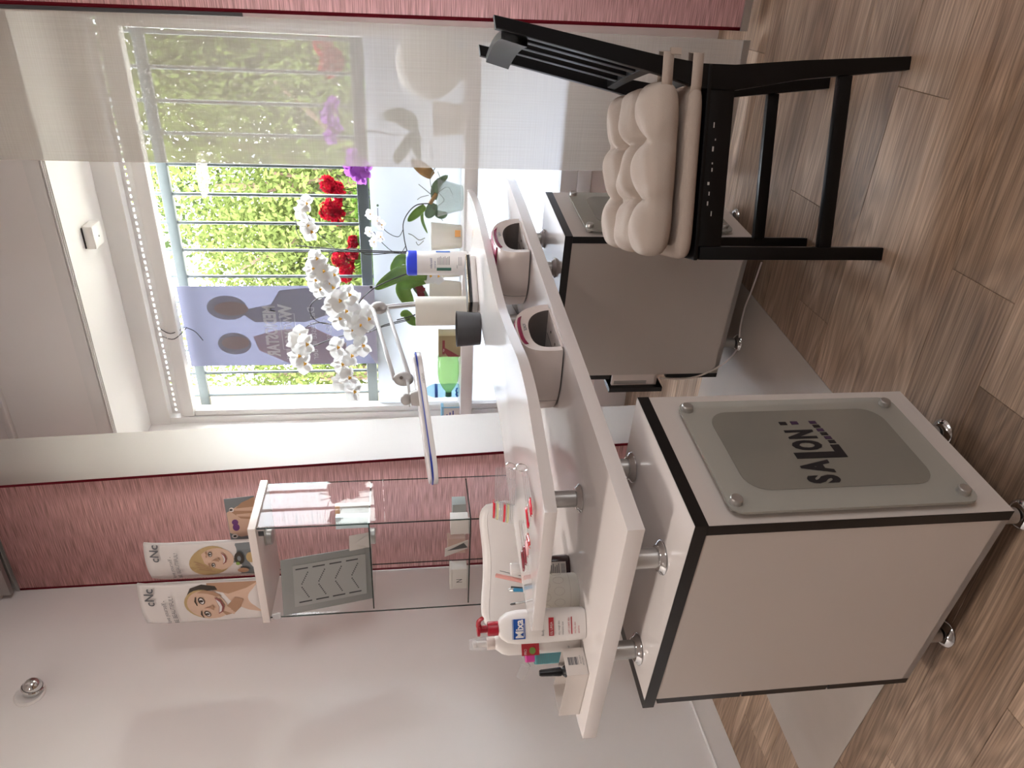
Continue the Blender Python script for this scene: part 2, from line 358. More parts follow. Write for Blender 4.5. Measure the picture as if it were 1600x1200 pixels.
# planks: rows run along the window wall; end joints set where the photograph shows them
def plank_mesh(L, W):
    b = MB().box(0, L, 0, W, -.008, 0, bev=.0012, seg=1); bmesh.ops.recalc_face_normals(b.bm, faces=b.bm.faces[:])
    me = bpy.data.meshes.new('plank'); b.bm.to_mesh(me); b.bm.free(); me.materials.append(M['wood']); return me
W_, L_ = .192, 1.21; cache = {}
r0 = 1.966-24*W_
for k in range(33):
    y = r0+k*W_
    if y < YB or y > YW: continue
    sh = {26-2: -.575, 26-4: -.215, 26-6: -.54}.get(k, random.uniform(0, L_))
    x = sh - L_*math.ceil((sh-XL)/L_)
    while x < XR:
        a, b_ = max(x, XL), min(x+L_, XR)
        if b_-a > .03:
            key = round(b_-a, 4)
            if key not in cache: cache[key] = plank_mesh(b_-a-.0008, W_-.0008)
            o = bpy.data.objects.new('plank', cache[key]); COL.objects.link(o); o.parent = fl; o.location = (a, y, 0); 
        x += L_
MB().box(XL-.12, XL, YB, YW, 0, CEIL).build('wall_left', 'wall', kind='structure')
MB().box(XR, XR+.12, YB, YW, 0, CEIL).build('wall_right', 'wall', kind='structure')
MB().box(XL-.12, XR+.12, YB-.12, YB, 0, CEIL).build('wall_back', 'wall', kind='structure')
MB().box(XL-.12, XR+.12, YB-.12, YW+.1, CEIL, CEIL+.1).build('ceiling', 'ceil', kind='structure')
wf = struct('wall_window')
MB().box(XL, NX0, YH, YW+.1, 0, CEIL).build('wall_pier', 'wall', wf)
MB().box(NX1, XR, YH, YW+.1, 0, CEIL).build('wall_pier', 'wall', wf)
MB().box(NX0, NX1, YH, YW+.1, ZS, CEIL).build('lintel', 'wall', wf)
MB().box(XL, XR, YH-.012, YH, ZS+.002, ZS+.062).build('lintel_moulding', 'frame', wf)
t = MB()
for k in range(3): t.box(XL, XR, YH-.012+.006*k, YH-.008+.006*k, ZS-.004-.004*k, ZS+.004)
t.build('trim_1', 'frame', kind='structure')
MB().box(XL, XR, YH-.03, YH, 2.955, 2.985, bev=.006).build('trim_2', 'frame', kind='structure')
MB().box(XL, XL+.012, YB, 2.62, 0, .085).build('baseboard_left', 'wall', kind='structure')
MB().box(XL, XL+.015, YB, 2.62, .085, .093, bev=.003).build('trim_3', 'frame', kind='structure')
# ---- window with frosted lower panes, shutter slat with light slits
win = struct('window_1', (NX0, YW, 0))
f = MB(); WX0, WX1 = -2.155, -.27
f.box(NX0, NX1, YW-.02, YW+.06, 2.452, ZS)                                     # header board
f.box(NX0, WX0, YW-.01, YW+.07, 0.2, 2.452); f.box(WX1, NX1, YW-.01, YW+.07, 0.2, 2.452)
f.box(WX0, WX1, YW-.01, YW+.07, .40, .478); f.box(WX0, WX1, YW-.01, YW+.07, .0, .19); f.box(NX0, NX1, YW+.05, YW+.09, 0, .45)
f.build('window_frame', 'frame', win)
MB().box(WX0, WX1, YW-.012, YW+.07, .88, .945).build('transom', 'frame', win)
f = MB(); f.box(WX0, WX1, YW-.005, YW+.06, 2.33, 2.392, bev=.01); f.box(WX0, WX1, YW+.01, YW+.03, 2.392, 2.402)
f.box(WX0, WX0+.035, YW+.0, YW+.06, .478, 2.33, bev=.008); f.box(WX1-.035, WX1, YW+.0, YW+.06, .478, 2.33, bev=.008)
f.build('sash', 'frame', win)
MB().box(WX0, WX1, YW-.012, YW, .33, .398, bev=.004).build('lower_trim', 'frame', win)
MB().box(WX0, WX1, YW, YW+.02, .19, .40).build('lower_panel', 'edge', win)
MB().box(NX0, NX1, 3.2, YW-.012, .89, .95, bev=.004).build('window_sill', 'frame', win)
s = MB(); s.box(WX0, WX1, YW+.035, YW+.04, 2.402, 2.4255); s.box(WX0, WX1, YW+.035, YW+.04, 2.4345, 2.452)
x = WX0
while x < WX1-.03:
    s.box(x, x+.0155, YW+.035, YW+.04, 2.4255, 2.4345); x += .0315
s.build('shutter_slat', 'frame', win)
MB().box(WX0+.035, WX1-.035, YW+.03, YW+.034, 1.372, 2.33).build('glass_pane', 'pane', win)
MB().box(WX0+.035, WX1-.035, YW+.03, YW+.036, .945, 1.372).build('frosted_pane', 'frost', win)
MB().box(WX0+.035, WX1-.035, YW+.03, YW+.036, .478, .88).build('frosted_pane', 'frost', win)
# outer reveal
rv = struct('trim_4')
MB().box(-2.42, -2.22, YW+.1, YW+.42, 0, 2.75).build('outer_reveal', 'beige', rv)
MB().box(-.22, -.02, YW+.1, YW+.42, 0, 2.75).build('outer_reveal', 'beige', rv)

# ---- iron grille outside
gr = thing('window_grille', 'grey iron grille of upright bars outside the window', 'grille', (-1.2, 3.6, 1.38))
for z0, z1 in ((1.385, 1.44), (2.297, 2.345)): MB().box(-2.22, -.22, 3.585, 3.615, z0, z1, bev=.003).build('rail', 'grey', gr)
x = -.335
while x > -2.2:
    MB().tube([(x, 3.6, 1.2), (x, 3.6, 2.62)], .0085, 8).build('bar', 'grey', gr); x -= .1388
# ---- advertising banner hung at the window, seen from behind
bn = thing('banner', 'lilac advertising banner with mirrored lettering hanging behind the window', 'banner', (-1.68, 3.5, 1.35))
BY = 3.5; bx0, bx1, bz0, bz1 = -1.905, -1.457, 1.355, 2.33
MB().prism([(bx0, bz0), (bx1, bz0), (bx1, bz1), (bx0, bz1)], BY, BY+.003, 'xz').build('sheet', 'banner', bn)
def bdec(pts, mat, name, lift):
    MB().prism([(bx1-(bx1-bx0)*s_, bz1-(bz1-bz0)*t_) for s_, t_ in pts], BY-lift-.0005, BY-lift, 'xz').build(name, mat, bn)
bdec([(0, .66), (0, 1), (.999, 1), (.999, .97), (.45, .83)], 'banlight', 'lower_field', .001)
bdec([(.30, .28), (.44, .36), (.44, .62), (.3, .80), (.02, .64), (.05, .5), (.22, .45)], 'bangrey', 'printed_figure', .0012)
bdec([(.62, .34), (.80, .36), (.99, .52), (.99, .80), (.72, .82), (.5, .64), (.55, .45)], 'banpink', 'printed_figure', .0012)
bdec(ell(.26, .23, .15, .10), 'bangrey', 'printed_hair', .0016); bdec(ell(.27, .25, .085, .085), 'banskin', 'printed_face', .002)
bdec(ell(.71, .24, .14, .085), 'bangrey', 'printed_hair', .0016); bdec(ell(.70, .245, .085, .07), 'banskin', 'printed_face', .002)
def bt(s_, t_, string, size, sx=1, bold=0):
    txt(bn, string, (bx1-(bx1-bx0)*s_, BY-.003, bz1-(bz1-bz0)*t_), (-1, 0, 0), (0, 0, 1), size, 'bantext', sx, bold, 'banner_lettering', lift=.0002)
bt(.235, .465, 'MEDIOSTAR', .085, .62, .0035); bt(.225, .545, 'W', .085, .8, .004); bt(.36, .545, 'WOMOUNI', .062, .78, .001)
b = MB()
for q in ((.335, .79, .486, .489), (.335, .79, .559, .562)): b.box(bx1-(bx1-bx0)*q[1], bx1-(bx1-bx0)*q[0], BY-.0035, BY-.003, bz1-(bz1-bz0)*q[3], bz1-(bz1-bz0)*q[2])
for q in (.335, .79): b.box(bx1-(bx1-bx0)*q-.001, bx1-(bx1-bx0)*q+.001, BY-.0035, BY-.003, bz1-(bz1-bz0)*.562, bz1-(bz1-bz0)*.486)
b.build('lettering_box', 'bantext', bn)
bt(.11, .745, 'Laser-Haare', .058, .9); bt(.25, .665, 'Das Beste in der', .05, .9)
b = MB()
b.tube(spline([(-1.66, YW+.03, 2.42), (-1.66, YW-.02, 2.36), (-1.665, BY-.03, 2.315)], 5), .0022, 6); b.tube(spline([(-1.70, YW+.03, 2.42), (-1.69, YW-.02, 2.35), (-1.67, BY-.03, 2.31)], 5), .0022, 6)
b.tube(spline([(-1.665, BY-.03, 2.312), (-1.69, BY-.03, 2.27), (-1.74, BY-.03, 2.24)], 5), .0022, 6)
b.build('hanging_cord', 'black', bn)

# ---- curtains and their track
ctk = thing('curtain_track', 'grey three-groove curtain track under the ceiling by the window', 'curtain rail', (0, YC, CEIL))
MB().box(XL+.03, XR, YC-.055, YC-.03, 2.99, CEIL).build('track_profile', 'alu', ctk); MB().box(XL+.03, XR, YC-.012, YC+.012, 2.992, CEIL).build('track_profile', 'alu', ctk); MB().box(XL+.03, XR, YC+.03, YC+.055, 2.99, CEIL).build('track_profile', 'alu', ctk)
def panel(name, label, x0, x1, Y, mat, hem, ztop=2.985, zbot=.05, wav=.004, lean=(0.0, 0.0), seed=0):
    t = thing(name, label, 'curtain', ((x0+x1)/2, Y, zbot))
    rs = random.Random(seed); ph = rs.uniform(0, 6)
    def fn(u, w):
        z = zbot+(ztop-zbot)*w; k = 1-w
        return ((x0+lean[0]*k)*(1-u)+(x1+lean[1]*k)*u, Y+wav*math.sin(u*5+ph+w*2)*(.4+k), z)
    MB().grid(fn, 18, 24).build('cloth', mat, t)
    if hem:
        for e, s_ in ((0, 1), (1, -1)):
            b = MB(); b.grid(lambda u, w: V(fn(e+s_*.011/(x1-x0)*u, w))+V(0, -.002, 0), 2, 24); b.build('side_hem', hem, t, thick=.001)
    MB().box(x0+lean[0], x1+lean[1], Y-.004, Y+.004, zbot-.02, zbot+.004).build('weight_bar', 'alu', t)
    MB().box(x0, x1, Y-.006, Y+.006, ztop-.005, ztop+.012).build('panel_carrier', 'alu', t)
    return t
panel('panel_curtain', 'raspberry pink panel curtain with a dark hem in the corner behind the glass cabinet', -2.586, -1.995, YC+.0, 'pink', 'hem', lean=(.0, .125), seed=1)
panel('panel_curtain', 'plain off-white sheer panel curtain hanging between the window and the pink panel', -2.04, -1.795, YC+.045, 'sheer2', None, lean=(.1, .10), seed=2)
sr = panel('panel_curtain', 'wide translucent linen panel curtain behind the black chair', -.642, -.19, YC-.042, 'sheer', None, lean=(0, 0), seed=3, wav=.006)
MB().tube([pY(-8, 9.5, YC-.075), pY(379, 23, YC-.075)], .006, 8).build('pull_rod', 'dgrey', sr, 'dark grey pull rod')
panel('panel_curtain', 'raspberry pink panel curtain beyond the chair back, cut by the picture edge', -.195, .42, YC+.0, 'pink', 'hem', lean=(.03, .03), seed=4)

# ================================================================== cabinets
def cabinet(label, b0, slide=0):
    """white cabinet with black-edged top, glass plate on the customer side, drawers at the back, chrome feet"""
    fr = CT.at((0, b0, 0)); t = thing('cabinet', label, 'cabinet', fr((.27, .195, 0)), None)
    Wd, D, zb, zt = .39, .54, .07, .705
    MB(fr).box(.02, D, 0, .016, zb, zt-.026).box(.02, D, Wd-.016, Wd, zb, zt-.026).box(.02, D, 0, Wd, zb, zb+.016).box(.02, .45, .1, Wd-.1, zt-.05, zt-.026).build('body', 'cab', t, smooth=0)
    MB(fr).box(.0, .018, 0.0, Wd, zb, zt-.026).build('front_panel', 'cab', t, smooth=0)
    MB(fr).box(.0006, .0235, -.0012, .0002, zb, zt-.026).build('front_panel_edge', 'blk', t, 'black front panel edge', smooth=0)
    MB(fr).box(.0, D, .0, Wd, zt-.0255, zt).build('top', 'lam', t, smooth=0)
    MB(fr).box(-.0012, D+.03, -.0012, .0004, zt-.0258, zt-.0004).box(-.0012, .0004, 0, Wd, zt-.0258, zt-.0004).box(D, D+.03, 0, Wd, zt-.0258, zt-.0004).build('top_edge', 'blk', t, 'black top edging', smooth=0)
    for k, (z0, z1) in enumerate(((zb, .266), (.271, .475), (.480, zt-.032))):
        d = slide if k == 1 else 0
        dr = MB(fr).box(D+d, D+.018+d, .0, Wd, z0, z1).build('drawer', 'blk', t, 'black edged drawer', smooth=0)
        if d:
            MB(fr).box(D-.38+d, D+d, .02, .032, z0+.02, z1-.012).box(D-.38+d, D+d, Wd-.032, Wd-.02, z0+.02, z1-.012).box(D-.38+d, D+d, .02, Wd-.02, z0+.02, z0+.03).build('drawer_box', 'pwarm', dr)
            MB(fr).box(D-.02+d, D-.006+d, .0185, .0205, z0+.06, z1-.02).build('runner_clip', 'alu', dr)
    # glass plate, etched border with a clear middle
    g0, g1, h0, h1 = .012, Wd-.045, .135, .633
    MB(fr).prism(rrect(g0, g1, h0, h1, .025), -.018, -.012, 'yz', bev=.0012).build('glass_plate', 'fplate', t)
    MB(fr).prism(rrect(.065, .305, .19, .58, .045), -.0188, -.0182, 'yz').build('clear_field', 'fin', t)
    for y in (.038, .318):
        for z in (.16, .618):
            MB(fr).lathe([(0, -.03), (.0105, -.03), (.012, -.028), (.012, -.02), (.0125, -.0185), (.009, -.0175), (.009, 0)], (0, y, z), 18, (1, 0, 0)).build('standoff', 'alu', t)
    for x in (.05, .43):
        for y in (.035, .297 if b0 < .5 else .30):
            foot = MB(fr).lathe([(0, .0), (.030, 0), (.032, .003), (.030, .008), (.023, .013), (.018, .0155)], (x, y, 0), 20).build('foot', 'chrome', t, 'chrome foot')
            MB(fr).lathe([(.017, .02), (.017, zb)], (x, y, 0), 20).build('foot_stem', 'alu', foot)
    return t
c1 = cabinet('nearer white cabinet, with black lettering on its glass plate', 0)
cabinet('white cabinet beneath the far end of the counter, half hidden by the black chair', 1.262, .06)
# lettering on the near glass plate
ra, ua = BX, Z3
def lt(s_, b, z, size, sx, mat='print', bold=.0):
    txt(c1, s_, CT((-.0192, b, z)), ra, ua, size, mat, sx, bold, 'logo_letter', lift=.0004)
lt('S', .077, .392, .083, .56, bold=.0045); lt('A', .108, .390, .083, .56, bold=.0045)
lt('O', .173, .379, .080, .46, bold=.0045); lt('N', .208, .376, .080, .48, bold=.0045)
b = MB(CT)
b.box(-.0198, -.0192, .148, .166, .338, .446); b.box(-.0198, -.0192, .166, .187, .338, .357); b.build('logo_letter', 'print', c1)
for k in range(6): MB(CT).box(-.0198, -.0192, .192+.0128*k, .2015+.0128*k, .340+.0022*k, .355+.0022*k).build('logo_square', 'printp' if k % 2 else 'print', c1)
MB(CT).box(-.0198, -.0192, .255, .265, .418, .434).build('logo_square', 'print', c1); MB(CT).box(-.0198, -.0192, .256, .266, .392, .408).build('logo_square', 'printp', c1)

# ---- counters
lo = [(.072, .066), (.065, .6), (.064, 1.2), (.063, 1.7), (.07, 1.97), (.09, 2.06), (.15, 2.22), (.22, 2.238)]
lob = spline([(.22, 2.238, 0), (.62, 2.22, 0), (.64, 2.0, 0), (.60, 1.5, 0), (.60, 1.0, 0), (.64, .7, 0), (.74, .45, 0), (.815, .25, 0), (.817, .15, 0), (.812, .11, 0)], 6)
lo = lo + [(p[0], p[1]) for p in lob[1:]] + [(.80, .066)]
lc = thing('lower_counter', 'lower white counter board on short posts above the two cabinets', 'counter', CT((.4, 1.1, .705)))
MB(CT).prism(lo, .765, .80, 'xy', bev=.0015).build('counter_board', 'lam', lc, smooth=25)
def post(parent, a, b, z0, z1, r=.0205):
    p = MB(CT).lathe([(r, z0+.012), (r, z1)], (a, b, 0), 28).build('post', 'alu', parent, 'satin metal post')
    MB(CT).lathe([(0, z0), (.034, z0), (.0355, z0+.002), (.034, z0+.005), (.029, z0+.008), (.0265, z0+.0125), (r, z0+.0145)], (a, b, 0), 28).build('post_flange', 'chrome', p, 'chrome flange')
for a, b in ((.181, .090), (.157, .336), (.48, .088), (.42, .34), (.157, 1.36), (.42, 1.36), (.157, 1.60), (.42, 1.60)): post(lc, a, b, .705, .765)
uc = thing('upper_counter', 'upper white counter board with a wavy front edge', 'counter', CT((.35, 1.1, .80)))
sc_ = (CAM_H-.94)/(CAM_H-.93); camab = V(-.928, -.863)
uf = [(.153, .202), (.137, .245), (.114, .328), (.091, .427), (.073, .521), (.076, .658), (.10, .777), (.150, 1.01), (.168, 1.165), (.166, 1.44), (.17, 1.768), (.186, 2.035), (.205, 2.348)]
uf = [tuple(camab+(V(p)-camab)*sc_) for p in uf]
uf[-1] = (.205, 2.225)
ub = [(.62, 2.19), (.54, 1.93), (.45, 1.55), (.425, 1.29), (.41, 1.083), (.405, .847), (.43, .721), (.462, .585), (.468, .459), (.502, .248)]
tip = tuple(camab+(V(.526, .187)-camab)*sc_)
pts = [(p[0], p[1]) for p in spline([(*p, 0) for p in uf], 5)] + [(p[0], p[1]) for p in spline([(*p, 0) for p in ub], 5)] + [(tip[0]+.004, tip[1]+.006), tip]
MB(CT).prism(pts, .914, .94, 'xy', bev=.001).build('counter_board', 'lam', uc, smooth=25)
for a, b in ((.295, .385), (.30, 1.25), (.38, 2.05)): post(uc, a, b, .80, .914)

# ---- floor mat
MB(CT).prism([(.23, .095), (1.34, .10), (1.34, 1.50), (.23, 1.50)], .0002, .003, 'xy', bev=.001).build('m', 'mat')
mat_o = bpy.data.objects['m']; mat_o.name = 'floor_mat'; tag(mat_o, 'grey smooth floor mat lying under and between the two white cabinets', 'mat')

# ================================================================== black chair
ch = thing('dining_chair', 'black lacquered wooden chair with slatted back', 'chair', CH((.2, .19, 0)))
lw = .031
def cbox(name, *a, bev=.002, **k): return MB(CH).box(*a, bev=bev).build(name, 'chair', ch, smooth=30, **k)
for y in (0, .385): cbox('leg', -.016, .016, y-.016+.016*(y == 0)-.0, y+.016+.016*(y == 0), 0, .49)
def side(y0, y1):
    # rear leg and back post in one: raked below and above the seat
    f_ = [(.437, 0), (.407, .27), (.376, .44), (.378, .52), (.405, .615), (.486, 1.0)]
    b_ = [(.513, 1.004), (.445, .62), (.432, .52), (.432, .44), (.448, .27), (.467, 0)]
    return f_+b_
for y0 in (0.0, .348): MB(CH).prism(side(0, 0), y0, y0+.024, 'xz', bev=.002).build('leg', 'chair', ch, smooth=30)
for y0, y1 in ((.003, .024), (.357, .38)): cbox('apron', .016, .40, y0, y1, .435, .50)
cbox('apron', -.012, .01, .03, .36, .435, .50); cbox('apron', .395, .415, .024, .35, .435, .50)
cbox('seat', -.017, .43, -.002, .392, .495, .505)
for y0, y1 in ((.004, .022), (.362, .38)): cbox('stretcher', .012, .42, y0, y1, .142, .176)
# curved top rail, lower rail and slats between the back posts
def rail(z0, z1, d0, bow, th, mat='chair'):
    def fn(u, w):
        y = .024+.324*u; c_ = bow*(1-(2*u-1)**2); a = w*2*PI
        zz = z0+(z1-z0)*(.5+.5*math.sin(a)/max(abs(math.sin(a)), abs(math.cos(a)))); dd = th*.5*math.cos(a)/max(abs(math.sin(a)), abs(math.cos(a)))
        k = (zz-.80)/.2
        return (d0+c_+dd+.052*(zz-z0)/.2, y, zz)
    return MB(CH).grid(fn, 14, 33).build('back_rail', 'chair', ch, smooth=40)
rail(.925, .985, .462, .012, .016); rail(.632, .652, .424, .003, .024)
for k in range(3):
    y = .090+.078*k; c_ = .004*(1-(2*(y-.024)/.324-1)**2)
    MB(CH).prism([(.418+c_, .645), (.478+c_*1.1, .935), (.490+c_*1.1, .935), (.430+c_, .645)], y, y+.026, 'xz', bev=.001).build('back_slat', 'chair', ch, smooth=30)
b = MB(CH)
rs = random.Random(2)
for k in range(9):
    d = .08+.026*k+rs.uniform(0, .01); w = rs.uniform(.004, .012); z = .472+rs.uniform(-.006, .012); b.box(d, d+w, .0022, .0029, z, z+rs.uniform(.002, .005))
b.build('paint_chips', 'lampg', ch, 'chipped paint spots', kind='stuff')
# ---- flat pad and tufted cushion
def pillow(fr, cx, cy, rx, ry, z0, h, e=6, tuft=None, nu=44, sag=.0):
    """closed cushion; tuft: dimple list (u, v, depth, width) and seams"""
    def fn(u, w):
        pass
    mb = MB(fr); top, bot = [], []
    for i in range(nu+1):
        rt, rb = [], []
        for j in range(nu+1):
            u, v = -1+2*i/nu, -1+2*j/nu
            uu = math.sin(u*PI/2); vv = math.sin(v*PI/2)
            p = ((1-abs(uu)**e)*(1-abs(vv)**e)); p = max(p, 0)**.42
            pin = 0; dz = 0
            if tuft:
                for (tu, tv, dp, wd) in tuft: dz += dp*math.exp(-((uu-tu)**2+(vv-tv)**2)/wd**2)
                for sgn in (-.34, .34):
                    dz += .034*math.exp(-abs(uu-sgn+.03*math.sin(4*vv))/.10)*(1-.35*abs(vv)**3) + .034*math.exp(-abs(vv-sgn+.03*math.sin(5*uu))/.10)*(1-.35*abs(uu)**3)
                    edge = max(abs(uu), abs(vv))**8
                    pin += .045*edge*(math.exp(-((uu-sgn)/.12)**2)*(abs(vv) > abs(uu)) + math.exp(-((vv-sgn)/.12)**2)*(abs(uu) > abs(vv)))
                dz += .004*math.sin(9*uu+4*vv)+.003*math.sin(14*vv-5*uu)
            k = 1-pin
            # soften the corners
            cr = max(0, (abs(uu)**8*abs(vv)**8))*.06
            x, y = cx+rx*uu*(k-cr), cy+ry*vv*(k-cr)
            zz = z0+h*.5
            rt.append(mb.v((x, y, zz+h*.5*p-dz*p))); rb.append(mb.v((x, y, zz-h*.5*p)))
        top.append(rt); bot.append(rb)
    for i in range(nu):
        for j in range(nu):
            mb.face([top[i][j], top[i+1][j], top[i+1][j+1], top[i][j+1]]); mb.face([bot[i][j], bot[i][j+1], bot[i+1][j+1], bot[i+1][j]])
    bmesh.ops.remove_doubles(mb.bm, verts=mb.bm.verts[:], dist=1e-5)
    return mb
pd = pillow(CH, .187, .19, .205, .2, .506, .048, 10, None, 24).build('p', 'pad', smooth=80); pd.name = 'seat_pad'
pd_l = CH((.187, .19, .506))
def strap(parent, z, y0=-.006):
    # ring of tape round the near back post, its end sewn to the pad
    b = MB(CH); w = .0125
    def rp(z_): return [(.35, .012), (.385, -.004), (.452, -.005), (.458, .026), (.385, .028)]
    P_ = rp(z); n = len(P_); lo_ = [b.v((p[0], p[1], z-w)) for p in P_]; hi = [b.v((p[0], p[1], z+w)) for p in P_]
    for i in range(n-1): b.face([lo_[i], lo_[i+1], hi[i+1], hi[i]])
    return b.build('tie_strap', 'pad', parent, thick=.0025)
def as_thing(o, root):
    o.parent = root
    for v in o.data.vertices: v.co -= Vector(root['_w'])
    o['_w'] = list(root['_w'])
r_pad = thing('seat_pad', 'flat beige seat pad lying on the black chair under the tufted cushion', 'seat pad', pd_l); pd.name = 'pad_cover'; as_thing(pd, r_pad); r_pad.name = 'seat_pad'
strap(r_pad, .533)
tf = [(a, b_, .030, .11) for a in (-.34, .34) for b_ in (-.34, .34)]
cu_ = pillow(CH, .192, .185, .203, .203, .556, .10, 7, tf, 56).build('cushion_cover', 'cush', smooth=80)
r_c = thing('tufted_cushion', 'thick beige tufted cushion on top of the flat pad on the black chair', 'cushion', CH((.192, .185, .553))); as_thing(cu_, r_c)
strap(r_c, .604)
b = MB(CH); b.box(.448, .462, -.007, .0, .575, .600); b.build('strap_end', 'pad', r_c)

# ================================================================== glass showcase in the corner
VX0, VX1, VY0, VY1 = -2.325, -1.86, 2.15, 2.42
vt = thing('glass_cabinet', 'tall glass showcase with white top standing in the corner by the pink curtain', 'glass cabinet', ((VX0+VX1)/2, (VY0+VY1)/2, 0))
MB().box(VX0-.012, VX1+.012, VY0-.012, VY1+.012, 1.778, 1.806, bev=.001).build('top_board', 'edge', vt)
MB().box(VX0-.012, VX1+.012, VY0-.012, VY1+.012, .04, .11, bev=.001).build('base_board', 'edge', vt)
def gp(name, *a): return MB().box(*a).build(name, 'glass', vt, smooth=0)
gp('glass_door', VX0+.004, VX1-.002, VY0, VY0+.004, .115, 1.774)
gp('glass_side', VX1-.004, VX1, VY0+.006, VY1, .11, 1.778); gp('glass_side', VX0, VX0+.004, VY0+.006, VY1, .11, 1.778)
gp('glass_back', VX0+.005, VX1-.005, VY1-.004, VY1, .11, 1.778)
for z in (1.372, .985, .56):
    sh = gp('glass_shelf', VX0+.006, VX1-.006, VY0+.012, VY1-.006, z-.005, z)
    MB().box(VX0+.006, VX1-.006, VY0+.0105, VY0+.0122, z-.005, z).box(VX1-.0062, VX1-.0048, VY0+.012, VY1-.006, z-.005, z).build('shelf_edge', 'gedge', sh, smooth=0)
MB().box(VX1-.002, VX1+.0005, VY0+.001, VY0+.006, .11, 1.778).box(VX1-.002, VX1+.0005, VY1-.003, VY1+.0005, .11, 1.778).box(VX0-.0005, VX0+.003, VY0+.0, VY0+.004, .11, 1.778).box(VX0-.0005, VX0+.003, VY1-.003, VY1+.0005, .11, 1.778).build('glass_edge', 'gedge', vt, smooth=0)
MB().box(VX0-.003, VX0+.03, VY0-.006, VY0-.001, 1.735, 1.768, bev=.002).build('door_hinge', 'chrome', vt, 'chrome door hinge')
MB().box(VX1-.03, VX1-.008, VY0-.004, VY0-.0005, 1.752, 1.772, bev=.001).build('door_catch', 'black', vt, 'small black catch')
for x, y, z in ((-2.0, 2.27, 1.76), (-2.06, 2.31, 1.366), (-2.03, 2.31, .978)):
    l_ = MB().lathe([(0, 0), (.030, 0), (.033, .003), (.033, .02), (.036, .022), (.036, .026), (0, .026)], (x, y, z-.01), 24).build('spot_lamp', 'alu', vt, 'round metal spot lamp')

# ---- what stands in and on it
def leaning(name, label, cat, fr, w, h, th, mat, holes=None):
    t = thing(name, label, cat, fr((0, 0, 0))); MB(fr).box(0, w, -th/2, th/2, 0, h, bev=.002).build('board', mat, t); return t
Q0, Q1 = pY(572, 906, 2.33), pY(579, 838, 2.33)
fr = Frame((-2.315, 2.215, 1.373), (.949, .316, 0), nrm((-.316, .949, .28)), nrm((.0886, -.2657, .96)))
dpl = leaning('display_board', 'grey display board with slots leaning in the top of the glass showcase', 'display board', fr, .235, .36, .006, M['grey'].copy())
dpl.children[0].data.materials[0] = pbr('display_grey', '8b8b89', .5)
MB(fr).box(.030, .205, -.0065, -.003, .028, .315).build('front_plate', pbr('display_grey_light', 'a09f9c', .45), dpl)
for k in range(4):
    z0 = .05+.066*k
    MB(fr).box(.044, .049, -.0072, -.0062, z0, z0+.05).build('slot', 'dgrey', dpl); MB(fr).box(.186, .191, -.0072, -.0062, z0+.01, z0+.058).build('slot', 'dgrey', dpl)
    b = MB(fr)
    for j in range(7): b.lathe([(0, -.0073), (.0028, -.0073), (.0028, -.0062)], (.064+.0075*j, 0, z0+.012+.004*j), 8, (0, 1, 0))
    for j in range(7): b.lathe([(0, -.0073), (.0028, -.0073), (.0028, -.0062)], (.124+.0075*j, 0, z0+.036-.004*j), 8, (0, 1, 0))
    b.build('peg_row', 'dgrey', dpl, kind='stuff')
def carton(name, label, c, w, d, h, rz, mat='card', lid=None, tilt=0, cat='box'):
    c = V(c); R_ = Matrix.Rotation(rz, 3, 'Z') @ Matrix.Rotation(tilt, 3, 'X'); ax = [V(R_ @ Vector(q)) for q in ((1, 0, 0), (0, 1, 0), (0, 0, 1))]
    fr = Frame(c, *ax); t = thing(name, label, cat, c)
    MB(fr).box(-w/2, w/2, -d/2, d/2, 0, h, bev=.0008).build('carton', mat, t)
    MB(fr).box(-w/2-.0006, w/2+.0006, -d/2-.0006, d/2+.0006, h*.86, h+.0006, bev=.0008).build('flap', lid or mat, t)
    return t, fr
carton('small_carton', 'slim pale blue carton on the upper glass shelf of the showcase', (-1.925, 2.25, 1.373), .05, .03, .128, .2, 'bangrey' if 0 else pbr('pale_blue_card', 'c4d2d6', .5))
carton('small_carton', 'slim white carton with an orange end beside the pale blue carton in the showcase', (-1.925, 2.315, 1.373), .05, .03, .135, .2, 'card', pbr('orange_card', 'cfa07a', .5))
t_, f_ = carton('small_carton', 'white carton lettered N on the lower visible glass shelf of the showcase', (-2.235, 2.24, .986), .11, .05, .07, 0, 'card'); txt(t_, 'N', f_((-.02, -.026, .02)), (1, 0, 0), (0, 0, 1), .035, 'print', .8, 0, 'carton_letter')
carton('small_carton', 'pinkish carton standing behind the carton lettered N in the showcase', (-2.15, 2.34, .986), .07, .05, .075, .2, pbr('pink_card', 'b99b8f', .5))
carton('small_carton', 'plain white carton near the glass side facing the window, lower visible showcase shelf', (-1.945, 2.23, .986), .07, .05, .07, .15, 'card')
carton('small_carton', 'grey carton lying at the back of the lower visible showcase shelf', (-1.99, 2.36, .986), .1, .06, .055, .1, pbr('grey_card', '9fa4a0', .5))
fr = Frame((-2.07, 2.22, .986), (.94, -.34, 0), nrm((.34, .94, .35)), nrm((-.11, -.31, .94)))
t_ = leaning('folded_leaflet', 'dark and white leaflet leaning beside the white carton in the showcase', 'leaflet', fr, .07, .1, .002, 'card'); MB(fr).prism([(.008, .0), (.06, .02), (.045, .09)], -.0018, -.0011, 'xz').build('dark_print', 'dgrey', t_)
fr = Frame((-2.02, 2.2, 1.373), (.9, .43, 0), nrm((-.43, .9, .5)), nrm((.19, -.4, .9)))
t_ = leaning('folded_leaflet', 'white folded leaflet on the upper glass shelf in front of the grey board', 'leaflet', fr, .06, .085, .002, 'card'); MB(fr).prism([(0, 0), (.06, .0), (.03, .07)], -.012, -.0105, 'xz').build('fold', 'card', t_)

